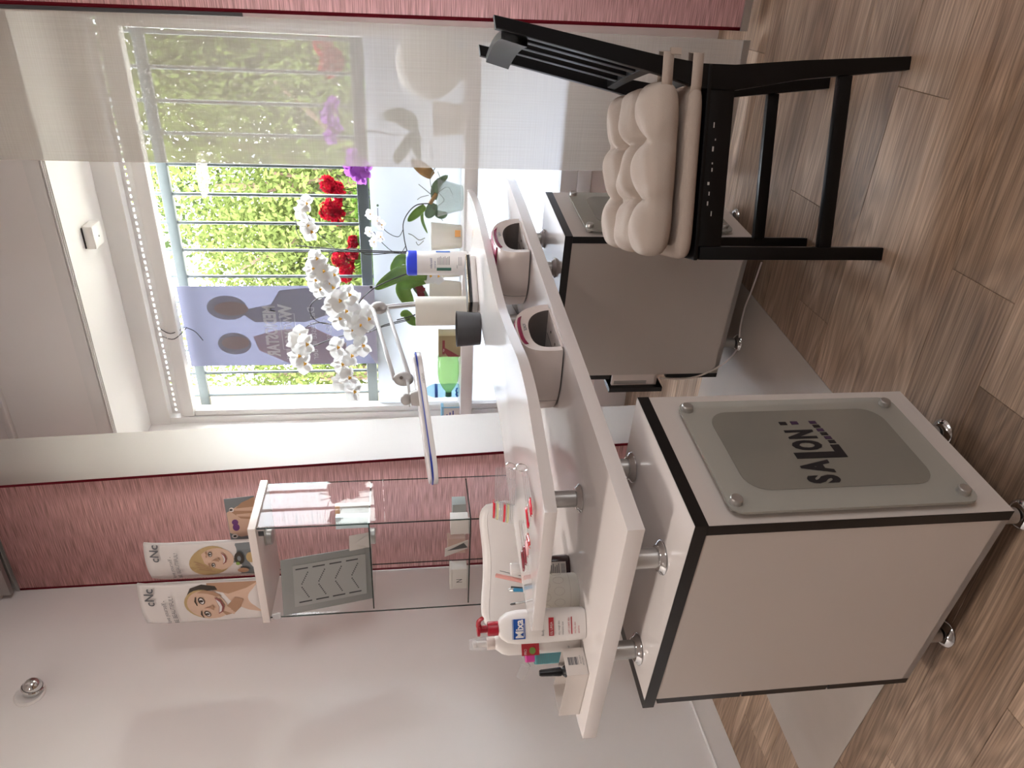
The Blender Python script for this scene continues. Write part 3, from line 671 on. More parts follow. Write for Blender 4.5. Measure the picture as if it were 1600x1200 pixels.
# ---- magazines: two curling brochures and a picture card
def brochure(label, x0, x1, Yc, z1, kind, seed):
    z0 = 1.807; w = x1-x0; h = z1-z0; t = thing('brochure', label, 'brochure', ((x0+x1)/2, Yc, z0))
    def S(s_, t_, l=0):      # s across, t up: a curved cover whose top curls back
        a = (s_-.5)*1.5
        return V(x0+w*s_, Yc-.05*math.cos(a)+.05*math.cos(.75)-.0-l+.03*max(0, t_-.8)**2*8, z0+h*t_-.003*(2*s_-1)**2*t_)
    MB().grid(lambda u, v: S(u, v), 20, 20).build('cover', 'mag', t, thick=.002)
    MB().grid(lambda u, v: S(u, v, -.006)*1, 20, 12).build('pages', 'mag', t, thick=.004)
    L = [0.0016]
    def dec(pts, mat, name='printed_shape'):
        pts = [(p[0], p[1]*.86) for p in pts]
        L[0] += .00035; l = L[0]; b = MB(); n = len(pts); c_ = (sum(p[0] for p in pts)/n, sum(p[1] for p in pts)/n)
        rings = [[b.v(S(c_[0]+(p[0]-c_[0])*k, c_[1]+(p[1]-c_[1])*k, l)) for p in pts] for k in (1, .66, .33)]; cv = b.v(S(*c_, l))
        for r1, r2 in zip(rings, rings[1:]):
            for i in range(n): b.face([r1[i], r1[(i+1) % n], r2[(i+1) % n], r2[i]])
        for i in range(n): b.face([rings[-1][i], rings[-1][(i+1) % n], cv])
        b.build(name, mat, t, smooth=0)
    def words(s_, x, y, size, mat='ltext', sx=1, bold=0):
        L[0] += .0003; l = L[0]
        txt(t, s_, (0, 0, 0), (1, 0, 0), (0, 0, 1), size, mat, sx, bold, 'cover_lettering', surf=lambda a, b_: S(x+a/w, y+b_/h, l))
    if kind == 0:
        dec([(.22, .0), (.30, .13), (.42, .22), (.60, .30), (.80, .36), (.98, .24), (.98, .0)], 'skin', 'printed_shoulder')
        dec([(.98, .0), (.99, .50), (.86, .50), (.74, .30), (.85, .12)], 'skin2', 'printed_hair')
        dec([(.62, .60), (.74, .70), (.90, .66), (.97, .55), (.92, .42), (.84, .40), (.86, .52), (.78, .60)], 'hair2', 'printed_hair')
        dec(ell(.48, .535, .385, .195, 26, .12), 'hair1', 'printed_hair')
        dec(ell(.47, .515, .370, .190, 26, .12), 'skin', 'printed_face')
        dec([(.70, .36), (.82, .44), (.85, .54), (.80, .60), (.77, .50), (.70, .42)], 'skin2', 'printed_cheek_shade')
        dec([(.40, .20), (.24, .27), (.18, .36), (.30, .39), (.50, .31), (.66, .24), (.60, .16)], 'skin2', 'printed_hand')
        for k_ in range(3): dec([(.20+.05*k_, .28+.02*k_), (.34+.06*k_, .385-.01*k_), (.38+.06*k_, .375-.012*k_), (.27+.05*k_, .265+.015*k_)], 'skin', 'printed_finger')
        for x, y in ((.26, .535), (.62, .565)):
            dec(ell(x, y, .088, .030, 14, .1), 'hair2', 'printed_eye'); dec(ell(x, y-.003, .068, .020, 14, .1), 'mag', 'printed_eye'); dec(ell(x, y, .030, .020, 12), 'hair2', 'printed_eye')
            dec([(x-.11, y+.048), (x, y+.066), (x+.11, y+.052), (x+.10, y+.044), (x, y+.055), (x-.10, y+.040)], 'hair2', 'printed_brow')
        dec([(.44, .56), (.42, .49), (.37, .462), (.44, .452), (.53, .468), (.47, .49)], 'skin2', 'printed_nose')
        dec([(.26, .425), (.46, .405), (.70, .435), (.62, .375), (.46, .352), (.32, .378)], 'mouth', 'printed_mouth'); dec([(.30, .416), (.46, .400), (.66, .426), (.58, .388), (.46, .374), (.34, .390)], 'mag', 'printed_teeth')
        words('cNc', .56, .865, .050, 'ltext', 1.0, .0008); words('love yourself -', .06, .775, .023, 'ltext', 1.0); words('BE BEAUTIFUL!', .06, .712, .023, 'ltext', 1.0)
    else:
        dec([(.05, .0), (.08, .2), (.5, .28), (.95, .22), (.97, 0)], 'pgrey', 'printed_top')
        dec(ell(.50, .50, .42, .215, 26, -.12), 'hair1', 'printed_hair'); dec(ell(.55, .435, .315, .185, 26, -.08), 'skin', 'printed_face')
        dec([(.14, .50), (.36, .68), (.58, .66), (.72, .58), (.50, .57), (.34, .50), (.24, .38)], 'hair1', 'printed_hair')
        for k_ in range(4): dec([(.20+.07*k_, .47+.03*k_), (.30+.08*k_, .63+.012*k_), (.315+.08*k_, .628+.012*k_), (.225+.07*k_, .468+.03*k_)], 'skin2', 'printed_hair_strand')
        for x, y in ((.42, .47), (.73, .485)):
            dec(ell(x, y, .066, .021, 12), 'hair2', 'printed_eye'); dec(ell(x, y-.002, .048, .013, 12), 'mag', 'printed_eye'); dec(ell(x, y, .02, .013, 10), 'hair2', 'printed_eye'); dec(ell(x, y+.042, .085, .007, 12), 'skin2', 'printed_brow')
        dec([(.57, .48), (.55, .42), (.53, .405), (.59, .396), (.66, .408), (.61, .42)], 'skin2', 'printed_nose')
        dec([(.45, .368), (.60, .352), (.77, .372), (.70, .33), (.60, .318), (.51, .33)], 'mouth', 'printed_mouth'); dec([(.48, .362), (.60, .348), (.74, .366), (.68, .342), (.60, .334), (.53, .342)], 'mag', 'printed_teeth')
        dec(ell(.60, .19, .17, .05, 16), 'hair2', 'printed_ornament'); dec(ell(.60, .19, .07, .02, 12), 'pgrey', 'printed_ornament'); dec(ell(.46, .21, .05, .022, 10), 'pgreen', 'printed_ornament')
        dec(ell(.62, .07, .14, .045, 14), 'hair1', 'printed_ornament'); dec(ell(.25, .17, .08, .06, 12), 'skin2', 'printed_hand')
        words('cNc', .60, .865, .046, 'ltext', 1.0, .0008); words('love yourself -', .10, .755, .020, 'ltext', 1.0); words('BE BEAUTIFUL!', .10, .70, .020, 'ltext', 1.0)
brochure('curled white brochure with a dark haired portrait, nearest on the showcase top', -2.345, -2.135, 2.175, 2.26, 0, 0)
brochure('curled white brochure with a blond portrait, second on the showcase top', -2.165, -1.985, 2.235, 2.225, 1, 0)
fr = Frame((-2.09, 2.30, 1.807), (1, .02, 0), nrm((-.02, 1, .12)), nrm((0, -.12, 1)))
pc = leaning('picture_card', 'grey picture card with a printed hand and violet lips leaning behind the brochures', 'picture', fr, .265, .11, .003, 'pgrey')
def pdec(pts, mat, l, name='printed_shape'): MB(fr).prism(pts, -.0018-l, -.0016-l, 'xz').build(name, mat, pc, smooth=0)
pdec([(.08, 0), (.075, .07), (.10, .108), (.20, .108), (.235, .05), (.25, 0)], 'skin', .0003, 'printed_face'); pdec([(.15, 0), (.165, .06), (.2, .09), (.24, .05), (.262, 0)], 'skin2', .0006, 'printed_hand')
for k in range(3): pdec([(.135+.03*k, .005), (.15+.028*k, .07+.004*k), (.16+.028*k, .07+.004*k), (.155+.03*k, .005)], 'skin', .0009, 'printed_finger')
pdec(ell(.125, .082, .018, .013, 12), 'pviolet', .0012, 'printed_lip'); pdec(ell(.15, .083, .014, .012, 12), 'pviolet', .0013, 'printed_lip')
pdec(ell(.082, .092, .011, .012, 12), 'mag', .0012, 'printed_eye'); pdec(ell(.082, .092, .005, .006, 10), 'hair2', .0014, 'printed_eye'); pdec(ell(.212, .088, .011, .009, 12), 'mag', .0012, 'printed_eye'); pdec(ell(.212, .09, .005, .006, 10), 'hair2', .0014, 'printed_eye')

# ---- chrome spot on the left wall
sp = thing('wall_spotlight', 'small chrome domed spotlight on the white wall near the ceiling', 'wall lamp', (XL, 2.08, 2.71))
MB().lathe([(0, 0), (.055, 0), (.056, .006), (.050, .012), (.0, .012)], (XL, 2.08, 2.71), 28, (1, 0, 0)).build('wall_plate', 'pwhite', sp)
MB().lathe([(.034, .012), (.036, .03), (.032, .05), (.022, .064), (.012, .07), (.0, .071)], (XL, 2.085, 2.705), 28, (1, .1, -.25)).build('dome', 'chrome', sp)
MB().lathe([(.037, .026), (.04, .03), (.04, .036), (.036, .04)], (XL, 2.085, 2.705), 28, (1, .1, -.25), cap=False).build('collar', 'chrome', sp)
# ---- sensor on the niche soffit
sn = thing('smoke_sensor', 'small white square sensor on the white soffit above the window', 'sensor', (-1.095, 3.2, ZS))
MB().box(-1.145, -1.045, 3.15, 3.25, ZS-.045, ZS, bev=.009).build('housing', 'pwhite', sn); MB().box(-1.14, -1.05, 3.148, 3.1505, ZS-.006, ZS-.001).build('gap', 'dgrey', sn); MB().lathe([(0, 0), (.004, 0), (.004, .001)], (-1.1, 3.2, ZS-.046), 10).build('indicator', 'dgrey', sn)
# ---- added fill lamps that brighten the room (out of the frame)
for x, y, e in FILL_LAMPS:
    lt_ = thing('fill_lamp', 'round warm fill lamp added on the ceiling out of frame, %s' % ('near the white wall' if x < 0 else 'in the middle of the ceiling'), 'fill lamp', (x, y, CEIL))
    MB().lathe([(0, -.06), (.2, -.06), (.22, -.05), (.22, 0)], (x, y, CEIL), 32).build('fill_lamp_body', 'pwhite', lt_)
    o = light('fill_lamp_light', 'AREA', (x, y, CEIL-.07), (0, 0, 0), e, (1, .90, .82), shape='DISK', size=.4)
    o.parent = lt_; o.location = (0, 0, -.07)

# ================================================================== on the lower counter
def lamp_dryer(label, b0, b1, seed=0):
    """curing lamp for nails: a rounded white hood, its arched mouth turned to the customer"""
    w = b1-b0; fr = Frame(CT((.078, (b0+b1)/2, .80)), AX, BX, Z3); t = thing('nail_lamp', label, 'nail lamp', fr((.12, 0, 0)), 'nail lamps')
    D, Hh = .245, .107
    def arch(k, hw, h, z0=.004):   # k 0..1 along a half arch
        a = PI*k; c_ = math.cos(a); s_ = math.sin(a)
        return (hw*abs(c_)**.72*(1 if c_ > 0 else -1), z0+h*s_**.72)
    def sec(d):                      # section at depth d: half width, height
        q = d/D; f_ = 1+.10*math.sin(PI*min(q*1.5, 1)) if q < .66 else 1
        tail = math.sqrt(max(0, 1-((q-.42)/.58)**2)) if q > .42 else 1
        tail = max(tail, .02)
        return w/2*(1+.08*math.sin(PI*min(1, q/.84)))*(tail**.8), Hh*(tail**.5)
    N = 26
    ds = [D*(1-(1-i/17)**1.0) for i in range(18)]
    ds = [D*math.sin(PI/2*i/17) for i in range(18)]
    b = MB(fr); rows = []
    for d in ds:
        hw, h = sec(d); rows.append([b.v((d+.014*math.sin(PI*k/N), *arch(k/N, hw, h))) for k in range(N+1)])
    for r1, r2 in zip(rows, rows[1:]):
        for k in range(N): b.face([r1[k], r1[k+1], r2[k+1], r2[k]])
    # front lip: from outer arch to the mouth
    inn = [b.v((.004+.014*math.sin(PI*k/N), *arch(k/N, w/2*.79, Hh*.66))) for k in range(N+1)]
    for k in range(N): b.face([rows[0][k], rows[0][k+1], inn[k+1], inn[k]])
    b.build('hood', 'pwarm', t, smooth=40)
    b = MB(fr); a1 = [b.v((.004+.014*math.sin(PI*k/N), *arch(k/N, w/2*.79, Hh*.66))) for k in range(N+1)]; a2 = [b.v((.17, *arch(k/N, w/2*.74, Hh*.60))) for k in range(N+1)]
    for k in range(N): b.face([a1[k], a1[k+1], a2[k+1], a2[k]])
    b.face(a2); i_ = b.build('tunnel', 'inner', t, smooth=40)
    MB(fr).box(.002, .18, -w/2*.84, w/2*.84, .0005, .006).build('base_plate', 'pwarm', t)
    b = MB(fr); b.box(.07, .0715, -w*.34, w*.34, .0062, .0068)
    for x_, y_ in ((.04, -.03), (.04, .035), (.10, -.03), (.10, .035)): b.lathe([(0, 0), (.004, 0), (.004, .001)], (x_, y_, .0062), 10)
    for x_, y_ in ((.10, -.04), (.06, .03)): b.lathe([(0, 0), (.004, 0), (.004, .001)], (x_, y_, Hh*.58), 10)
    b.build('led_dots', 'black', i_, kind='stuff')
    # magenta cap along the top of the hood
    b = MB(fr); rows = []
    for d in (.02, .06, .10, .15, .19):
        hw, h = sec(d); ks = [.36+.28*i/10 for i in range(11)]; kk = [.5+(k-.5)*(1 if d < .12 else .9) for k in ks]
        rows.append([b.v((d+.014*math.sin(PI*k), arch(k, hw, h)[0], arch(k, hw, h)[1]+.0022)) for k in kk])
    for r1, r2 in zip(rows, rows[1:]):
        for k in range(10): b.face([r1[k], r1[k+1], r2[k+1], r2[k]])
    lo_ = [(.000+.014*math.sin(PI*k), arch(k, w/2, Hh*.86)[0], arch(k, w/2, Hh*.86)[1]) for k in [.34+.32*i/10 for i in range(11)]]
    hi_ = [(.006+.014*math.sin(PI*k), arch(k, w/2, Hh)[0], arch(k, w/2, Hh)[1]+.001) for k in [.36+.28*i/10 for i in range(11)]]
    rw = [[b.v((p[0]-.003, p[1], p[2])) for p in lo_], [b.v((p[0]-.001, p[1], p[2])) for p in hi_], rows[0]]
    for r1, r2 in zip(rw, rw[1:]):
        for k in range(10): b.face([r1[k], r1[k+1], r2[k+1], r2[k]])
    b.build('top_cap', 'magenta', t, smooth=40, thick=.0025)
    b = MB(fr); rows = []
    for d in (.165, .167):
        hw, h = sec(d); rows.append([b.v((d+.014*math.sin(PI*k/N), arch(k/N, hw*1.003, h*1.004)[0], arch(k/N, hw*1.003, h*1.004)[1])) for k in range(N+1)])
    for k in range(N): b.face([rows[0][k], rows[0][k+1], rows[1][k+1], rows[1][k]])
    b.build('shell_seam', 'ltext', t)
    txt(t, 'SUNUV', fr((-.001, -.03, Hh*.80)), BX, nrm((AX*.25+Z3)), .012, 'ltext', .9, .0005, 'maker_lettering', lift=.006)
    b = MB(fr); b.tube(spline([(D-.02, .02, .02), (D+.02, .04, .012), (D+.06, .10, .006), (D+.08, .16, .006)], 6), .003, 8); b.build('power_cord', 'black', t)
    MB(fr).tube([(D-.03, .02, .022), (D+.006, .022, .02)], .007, 10).build('cord_plug', 'black', t)
    return t
lamp_dryer('white nail lamp with a magenta cap, the nearer of the two on the lower counter', .712, .958)
lamp_dryer('white nail lamp with a magenta cap, the farther of the two, by the counter end', 1.315, 1.595)
# power strip between the lamps
fr = Frame(CT((.43, 1.46, .8005)), nrm(AX*.26+BX*.97), nrm(AX*.97-BX*.26), Z3)
ps = thing('power_strip', 'white power strip with black sockets lying behind the two nail lamps', 'power strip', fr((.14, 0, 0)))
MB(fr).box(0, .30, -.027, .027, 0, .04, bev=.006).build('housing', 'pwhite', ps)
for k in range(4): MB(fr).box(.02+.066*k, .062+.066*k, -.02, .02, .0385, .0408, bev=.002).build('socket', 'black', ps)
MB(fr).tube(spline([(.30, 0, .02), (.36, .02, .01), (.40, .08, .006)], 6), .004, 8).build('cable', 'pwhite', ps)
MB(fr).box(.085, .125, -.018, .018, .041, .085, bev=.005).build('plug', 'black', ps)
MB(fr).tube(spline([(.105, 0, .08), (.10, -.05, .06), (.06, -.10, .006), (.0, -.12, .006)], 6), .003, 8).build('plug_cable', 'black', ps)

# body lotion pump bottle
TC = lambda P: nrm(V(CAM[0]-P[0], CAM[1]-P[1], 0))
def facing(P, turn=0):
    y = -TC(P); a = math.radians(turn); y = V(y[0]*math.cos(a)-y[1]*math.sin(a), y[0]*math.sin(a)+y[1]*math.cos(a), 0); x = np.cross(y, Z3); return Frame(P, x, y, Z3)
P_ = CT((.525, .20, .80)); fr = facing(P_, -14)
mx = thing('lotion_bottle', 'white body milk bottle with a red pump and blue label by the counter tip', 'bottle', P_)
def obody(mb, prof, n=28, ex=3.2):     # oval bottle: (half width, half depth, z)
    rows = []
    for a, d, z in prof:
        r = []
        for i in range(n):
            q = 2*PI*i/n; c_, s_ = math.cos(q), math.sin(q); r.append(mb.v((a*abs(c_)**(2/ex)*(1 if c_ > 0 else -1), d*abs(s_)**(2/ex)*(1 if s_ > 0 else -1), z)))
        rows.append(r)
    for r1, r2 in zip(rows, rows[1:]):
        for i in range(n): mb.face([r1[i], r1[(i+1) % n], r2[(i+1) % n], r2[i]])
    mb.face(rows[0][::-1]); mb.face(rows[-1]); return mb
obody(MB(fr), [(.033, .020, 0), (.0365, .0235, .004), (.038, .025, .05), (.0385, .0255, .12), (.038, .025, .165), (.034, .022, .188), (.024, .018, .203), (.016, .015, .208), (.0135, .0135, .211)]).build('bottle_body', 'pwhite', mx, smooth=60)
MB(fr).lathe([(.0165, .209), (.0165, .232), (.0155, .234), (.006, .2345), (.006, .243), (.0, .243)], (0, 0, 0), 24).build('pump_collar', 'red', mx)
MB(fr).lathe([(.0085, .236), (.0085, .258), (.0, .258)], (0, 0, 0), 18).tube(spline([(0, 0, .252), (.015, -.012, .256), (.026, -.022, .254), (.032, -.028, .247)], 5), [.0065]*5+[.0055]*5+[.0045]*6, 10).build('pump_head', 'red', mx)
MB(fr).lathe([(0, .252), (.016, .252), (.016, .258), (.0, .260)], (0, 0, 0), 20).build('pump_button', 'red', mx)
def bl(x, z): return fr((x, -.0262, z))
def lab(x0, x1, z0, z1, mat, name, l=0): MB(fr).box(x0, x1, -.0262-l, -.0255, z0, z1).build(name, mat, mx, smooth=0)
lab(-.022, .024, .148, .176, 'lblue', 'blue_label'); lab(-.022, .024, .1775, .1785, 'lblue', 'label_line')
txt(mx, 'Mixa', bl(-.020, .1535), fr.x, Z3, .025, 'pwhite', .88, .0007, 'label_lettering', lift=.0008)
txt(mx, 'DERMATOLOGIE', bl(-.018, .1495), fr.x, Z3, .0042, 'pwhite', 1, 0, 'label_lettering', lift=.0008)
lab(-.019, .023, .080, .092, 'lred', 'red_label'); txt(mx, '5% UREA', bl(-.017, .0832), fr.x, Z3, .0085, 'pwhite', .9, 0, 'label_lettering', lift=.0008)
txt(mx, 'Body Milk', bl(-.018, .104), fr.x, Z3, .008, 'ltext', .9, 0, 'label_lettering', lift=.0004)
for k, s_ in enumerate(('dry, rough skin', 'intensive care')): txt(mx, s_, bl(-.018, .066-.009*k), fr.x, Z3, .006, 'ltext', .9, 0, 'label_lettering', lift=.0004)
lab(-.018, .022, .036, .0385, 'lred', 'red_line', -.0002)
for k, s_ in enumerate(('LAIT CORPS 48H', 'very dry skin', 'sensitive')): txt(mx, s_, bl(-.017, .042-.0085*k-.006*(k > 0)), fr.x, Z3, .006, 'lred', .85, 0, 'label_lettering', lift=.0004)
# spray bottle behind it
P_ = CT((.612, .222, .80)); fr = facing(P_, -8)
sp_ = thing('spray_bottle', 'white spray bottle with clear cap standing right behind the lotion bottle', 'bottle', P_)
obody(MB(fr), [(.029, .022, 0), (.031, .0245, .004), (.032, .025, .12), (.031, .0245, .18), (.026, .021, .195), (.018, .017, .205), (.013, .013, .212)], ex=2.4).build('bottle_body', 'pwhite', sp_, smooth=60)
MB(fr).lathe([(.0145, .210), (.0155, .214), (.0155, .228), (.0145, .230), (0, .230)], (0, 0, 0), 22).build('spray_collar', 'pwarm', sp_)
MB(fr).lathe([(.0145, .2305), (.0135, .266), (.012, .272), (0, .2725)], (0, 0, 0), 22).build('clear_cap', 'clearp', sp_)
MB(fr).lathe([(.007, .23), (.007, .255), (.009, .256), (.009, .264), (0, .265)], (0, 0, 0), 16).build('spray_head', 'pwhite', sp_)
MB(fr).box(-.031, -.002, -.0262, -.0245, .105, .148).build('red_label', 'lred', sp_, smooth=0); MB(fr).lathe([(0, 0), (.008, 0), (.008, .0004), (0, .0004)], (-.02, -.0268, .122), 16, (0, -1, 0)).build('label_seal', 'pgreen', sp_)
txt(sp_, 'PRO', fr((-.029, -.0264, .136)), fr.x, Z3, .009, 'pwhite', .8, 0, 'label_lettering', lift=.0006); txt(sp_, '250 ml', fr((-.03, -.0252, .03)), fr.x, Z3, .007, 'ltext', .8, 0, 'label_lettering', lift=.0012)
# open white box with a bar code
bxo = thing('open_box', 'open white cardboard box with a bar code label at the counter tip', 'box', CT((.70, .15, .80)))
q = [V(.588, .176), V(.592, .106), V(.776, .116), V(.768, .196)]
cq = sum(q)/4
b = MB(CT)
for i in range(4):
    p0, p1 = q[i], q[(i+1) % 4]; i0, i1 = p0+(cq-p0)*.02, p1+(cq-p1)*.02
    b.prism([tuple(p0), tuple(p1), tuple(i1), tuple(i0)], .8005, .853)
b.build('box_wall', 'card', bxo, smooth=0); MB(CT).prism([tuple(p) for p in q], .8004, .802).build('box_bottom', 'card', bxo, smooth=0)
e_ = nrm(CT((*q[1], 0))-CT((*q[0], 0))); o_ = CT((*q[0], .8))
b = MB(Frame(o_, e_, np.cross(Z3, e_), Z3)); rs = random.Random(3)
sgn = 1 if np.cross(Z3, e_)@(CAM-o_) > 0 else -1
for k in range(9): b.box(.024, .044, sgn*.0003, sgn*.0007, .020+.0028*k, .020+.0028*k+rs.choice((.0008, .0014, .002)))
b.build('bar_code', 'ltext', bxo, kind='stuff')
for k in range(2): txt(bxo, '4 260123 456', o_+e_*(.02+.004*k)+Z3*(.013-.006*k), e_, Z3, .0045, 'ltext', .9, 0, 'box_lettering', lift=.0005)
# toilet paper roll that holds pens
P_ = CT((.535, .302, .80)); rl = thing('paper_roll', 'white embossed paper roll used as a pen stand under the counter tip', 'paper roll', P_)
MB(Frame(P_, AX, BX, Z3)).lathe([(.02, 0), (.044, 0), (.0455, .003), (.0455, .100), (.044, .103), (.021, .103), (.021, .004)], (0, 0, 0), 36).build('paper', 'paper', rl)
b = MB(Frame(P_, AX, BX, Z3)); b.lathe([(.0457, .022), (.0457, .0228)], (0, 0, 0), 36, cap=False)
for k in range(10):
    for zc in (.05, .085):
        a0 = 2*PI*k/10+(.3 if zc > .06 else 0); b.tube([(.0459*math.cos(a0+.22*math.cos(q_)), .0459*math.sin(a0+.22*math.cos(q_)), zc+.013*math.sin(q_)) for q_ in [2*PI*i/14 for i in range(15)]], .0005, 4)
b.build('embossing', 'card', rl, kind='stuff')
def pen(name, label, a0, z0, a1, z1, r, mat, tipm=None, n=10):
    p0, p1 = V(a0[0], a0[1], z0), V(a1[0], a1[1], z1); t = thing(name, label, name.split('_')[-1], CT(p0))
    MB(CT).tube([p0, p1], r, n).build('shaft', mat, t)
    if tipm: d_ = nrm(p1-p0); MB(CT).tube([p1, p1+d_*.012, p1+d_*.016], [r*1.05, r*.9, r*.3], n).build('end', tipm, t)
    return t
def cab_(P): q_ = np.array([AX[:2], BX[:2]]) @ (V(P)-CT.o)[:2]; return (q_[0], q_[1])
def penpx(name, label, x, y, t_, r, mat, tipm=None, da=0, db=0):
    p1 = pD(x, y, t_); a1 = cab_(p1); pen(name, label, (.535+da, .302+db), .815, a1, p1[2], r, mat, tipm)
penpx('pink_pencil', 'thick salmon pink pencil leaning out of the paper roll', 775, 899, 1.90, .0055, pbr('salmon', 'c98d84', .5), None, .004, .004)
penpx('blue_pen', 'blue ballpoint pen with a grey tip standing in the paper roll', 803, 922, 1.88, .0048, pbr('pen_blue', '2a7fa6', .3), 'alu', -.004, 0)
penpx('black_pen', 'black pen beside the blue one in the paper roll', 799, 918, 1.9, .0036, 'black', None, 0, -.004)
penpx('black_brush', 'thin black brush with a metal ferrule at the front of the paper roll', 806, 943, 1.87, .003, 'alu', 'black', .002, -.008)
penpx('thin_needle', 'thin dark needle standing behind the pink pencil in the paper roll', 781, 892, 1.92, .0008, 'dgrey', None, -.008, .006)
# brown bottle
P_ = CT((.545, .392, .80)); fr = facing(P_, 0); bb = thing('brown_bottle', 'dark brown bottle with a white ribbed cap beside the paper roll', 'bottle', P_)
obody(MB(fr), [(.027, .02, 0), (.030, .0225, .006), (.030, .0225, .085), (.027, .02, .10), (.016, .015, .114), (.0125, .0125, .118), (.0125, .0125, .128)], ex=3).build('bottle_body', 'brownglass', bb, smooth=60)
cp = MB(fr)
cp.lathe([(.0155, .126), (.016, .128), (.016, .152), (.0145, .155), (0, .155)], (0, 0, 0), 30)
for k in range(18): a0 = 2*PI*k/18; cp.box(.0155*math.cos(a0)-.001, .0155*math.cos(a0)+.001, .0155*math.sin(a0)-.001, .0155*math.sin(a0)+.001, .130, .151)
cp.build('ribbed_cap', 'pwhite', bb)
MB(fr).box(-.026, .012, -.0232, -.0222, .012, .074).build('paper_label', 'card', bb, smooth=0)
txt(bb, 'Inhalt', fr((-.024, -.0233, .06)), fr.x, Z3, .009, 'ltext', .9, 0, 'label_lettering', lift=.0004)
b = MB(fr)
for k in range(6): b.box(-.024, .008-.004*(k % 3), -.0236, -.0232, .030+.0048*k, .032+.0048*k)
for k in range(11): b.box(-.023+.0028*k, -.0216+.0028*k, -.0236, -.0232, .014, .025)
b.build('label_print', 'ltext', bb, kind='stuff')
# teal bottle with open flip cap, black nail varnish
q_ = cab_(pZ(828, 1027, .905)); P_ = CT((*q_, .80)); fr = facing(P_, 0); tb = thing('teal_bottle', 'small clear teal bottle with a pink collar and open flip cap behind the box', 'bottle', P_)
MB(fr).box(-.019, .019, -.019, .019, 0, .094, bev=.005).build('bottle_body', 'teal', tb)
b = MB(fr)
for i in range(12):
    for j in range(14): b.box(-.0175+.003*i, -.0161+.003*i, -.0196, -.0192, .02+.005*j, .0225+.005*j)
b.build('dotted_print', 'ltext', tb, kind='stuff')
MB(fr).lathe([(.0125, .094), (.0125, .116), (.011, .118), (0, .118)], (0, 0, 0), 22).build('collar', 'pinkp', tb)
MB(fr).lathe([(.0105, .118), (.009, .126), (0, .128)], (0, 0, 0), 18).build('clear_spout', 'clearp', tb)
MB(fr).lathe([(.0125, 0), (.0115, .034), (.009, .036), (.0, .036)], (-.02, 0, .118), 18, (-.8, 0, .45)).build('flip_cap', 'clearp', tb)
MB(fr).tube(spline([(-.012, 0, .112), (-.022, 0, .106), (-.026, 0, .114)], 5), .0012, 6).build('cap_strap', 'clearp', tb)
q_ = cab_(pZ(842, 1052, .905)); P_ = CT((*q_, .80)); fr = facing(P_, 0); nv = thing('nail_varnish', 'small nail varnish with a tall black cap standing behind the box', 'nail varnish', P_)
MB(fr).lathe([(.014, 0), (.0145, .003), (.0145, .04), (.009, .047), (.008, .05), (0, .05)], (0, 0, 0), 20).build('bottle_body', 'black', nv); MB(fr).lathe([(.0105, .05), (.0105, .056), (.008, .10), (.0065, .104), (0, .105)], (0, 0, 0), 20).build('cap', 'black', nv)

# ================================================================== on the upper counter
def swatch(label, px, top_t, n_, ang0, spread, cols, seed, L=.105, ring=True):
    """ring of clear nail-tip sticks with painted ends, lying on the counter"""
    c = pZ(*px, .9405)
    if top_t: e_ = pZ(*top_t, .9405)-c; ang0 = math.atan2(e_@BX, e_@AX)
    t = thing('nail_swatch', label, 'nail swatches', c, 'nail swatch rings'); rs = random.Random(seed)
    for k in range(n_):
        a = ang0+spread*(k-(n_-1)/2); d_ = nrm(math.cos(a)*AX+math.sin(a)*BX); s_ = np.cross(Z3, d_); z = .0015+.0045*k
        tilt = nrm(d_+Z3*.06*(n_-k)/n_); fr = Frame(c+Z3*z, tilt, s_, np.cross(tilt, s_))
        st = MB(fr).prism([(-.008, -.006), (.05, -.007), (L*.68, -.011), (L*.68, .011), (.05, .007), (-.008, .006)], -.0008, .0008, 'xy').build('stick', 'clearp', t)
        tipm = cols[k % len(cols)]
        def fn(u, v): y = (-1+2*u); x = L*.66+v*.048; w_ = .0105*(1 if v < .6 else math.sqrt(max(0.02, 1-((v-.6)/.42)**2))); return (x, y*w_, .0045*(1-y*y)+.0008)
        MB(fr).grid(fn, 7, 9).build('painted_tip', tipm, st, smooth=60, thick=.0008)
    if ring:
        MB(Frame(c, AX, BX, Z3)).tube([(-.004+.011*math.cos(q_)-.011, .003*math.sin(q_), .014+.013*math.sin(q_)) for q_ in [2*PI*i/20 for i in range(21)]], .0011, 6, cap=False).build('ring', 'chrome', t)
    return t
nred = pbr('nail_red', 'cf1430', .15, coat=.6); ncor = pbr('nail_coral', 'c9383c', .2, coat=.5); npk = pbr('nail_pink', 'd49a99', .2, coat=.5); nwine = pbr('nail_wine', '7d2a35', .2, coat=.5); nyel = pbr('nail_yellow', 'cfc99a', .2, coat=.5)
swatch('ring of clear nail sticks, red tip nearest the counter edge', (824, 738), (838, 812), 3, .12, .13, [nred, 'clearp', nred], 1, L=.15)
swatch('fan of nail sticks with coral and pink tips, nearest the counter tip', (822, 818), (832, 864), 4, .10, .2, [ncor, npk, nwine, nwine], 2, L=.11, ring=False)
sw = swatch('ring of stacked nail sticks standing edge up at the back of the counter', (806, 735), (806, 800), 12, .12, .035, ['clearp', 'clearp', 'clearp', nyel, 'clearp', nred], 3, L=.13)
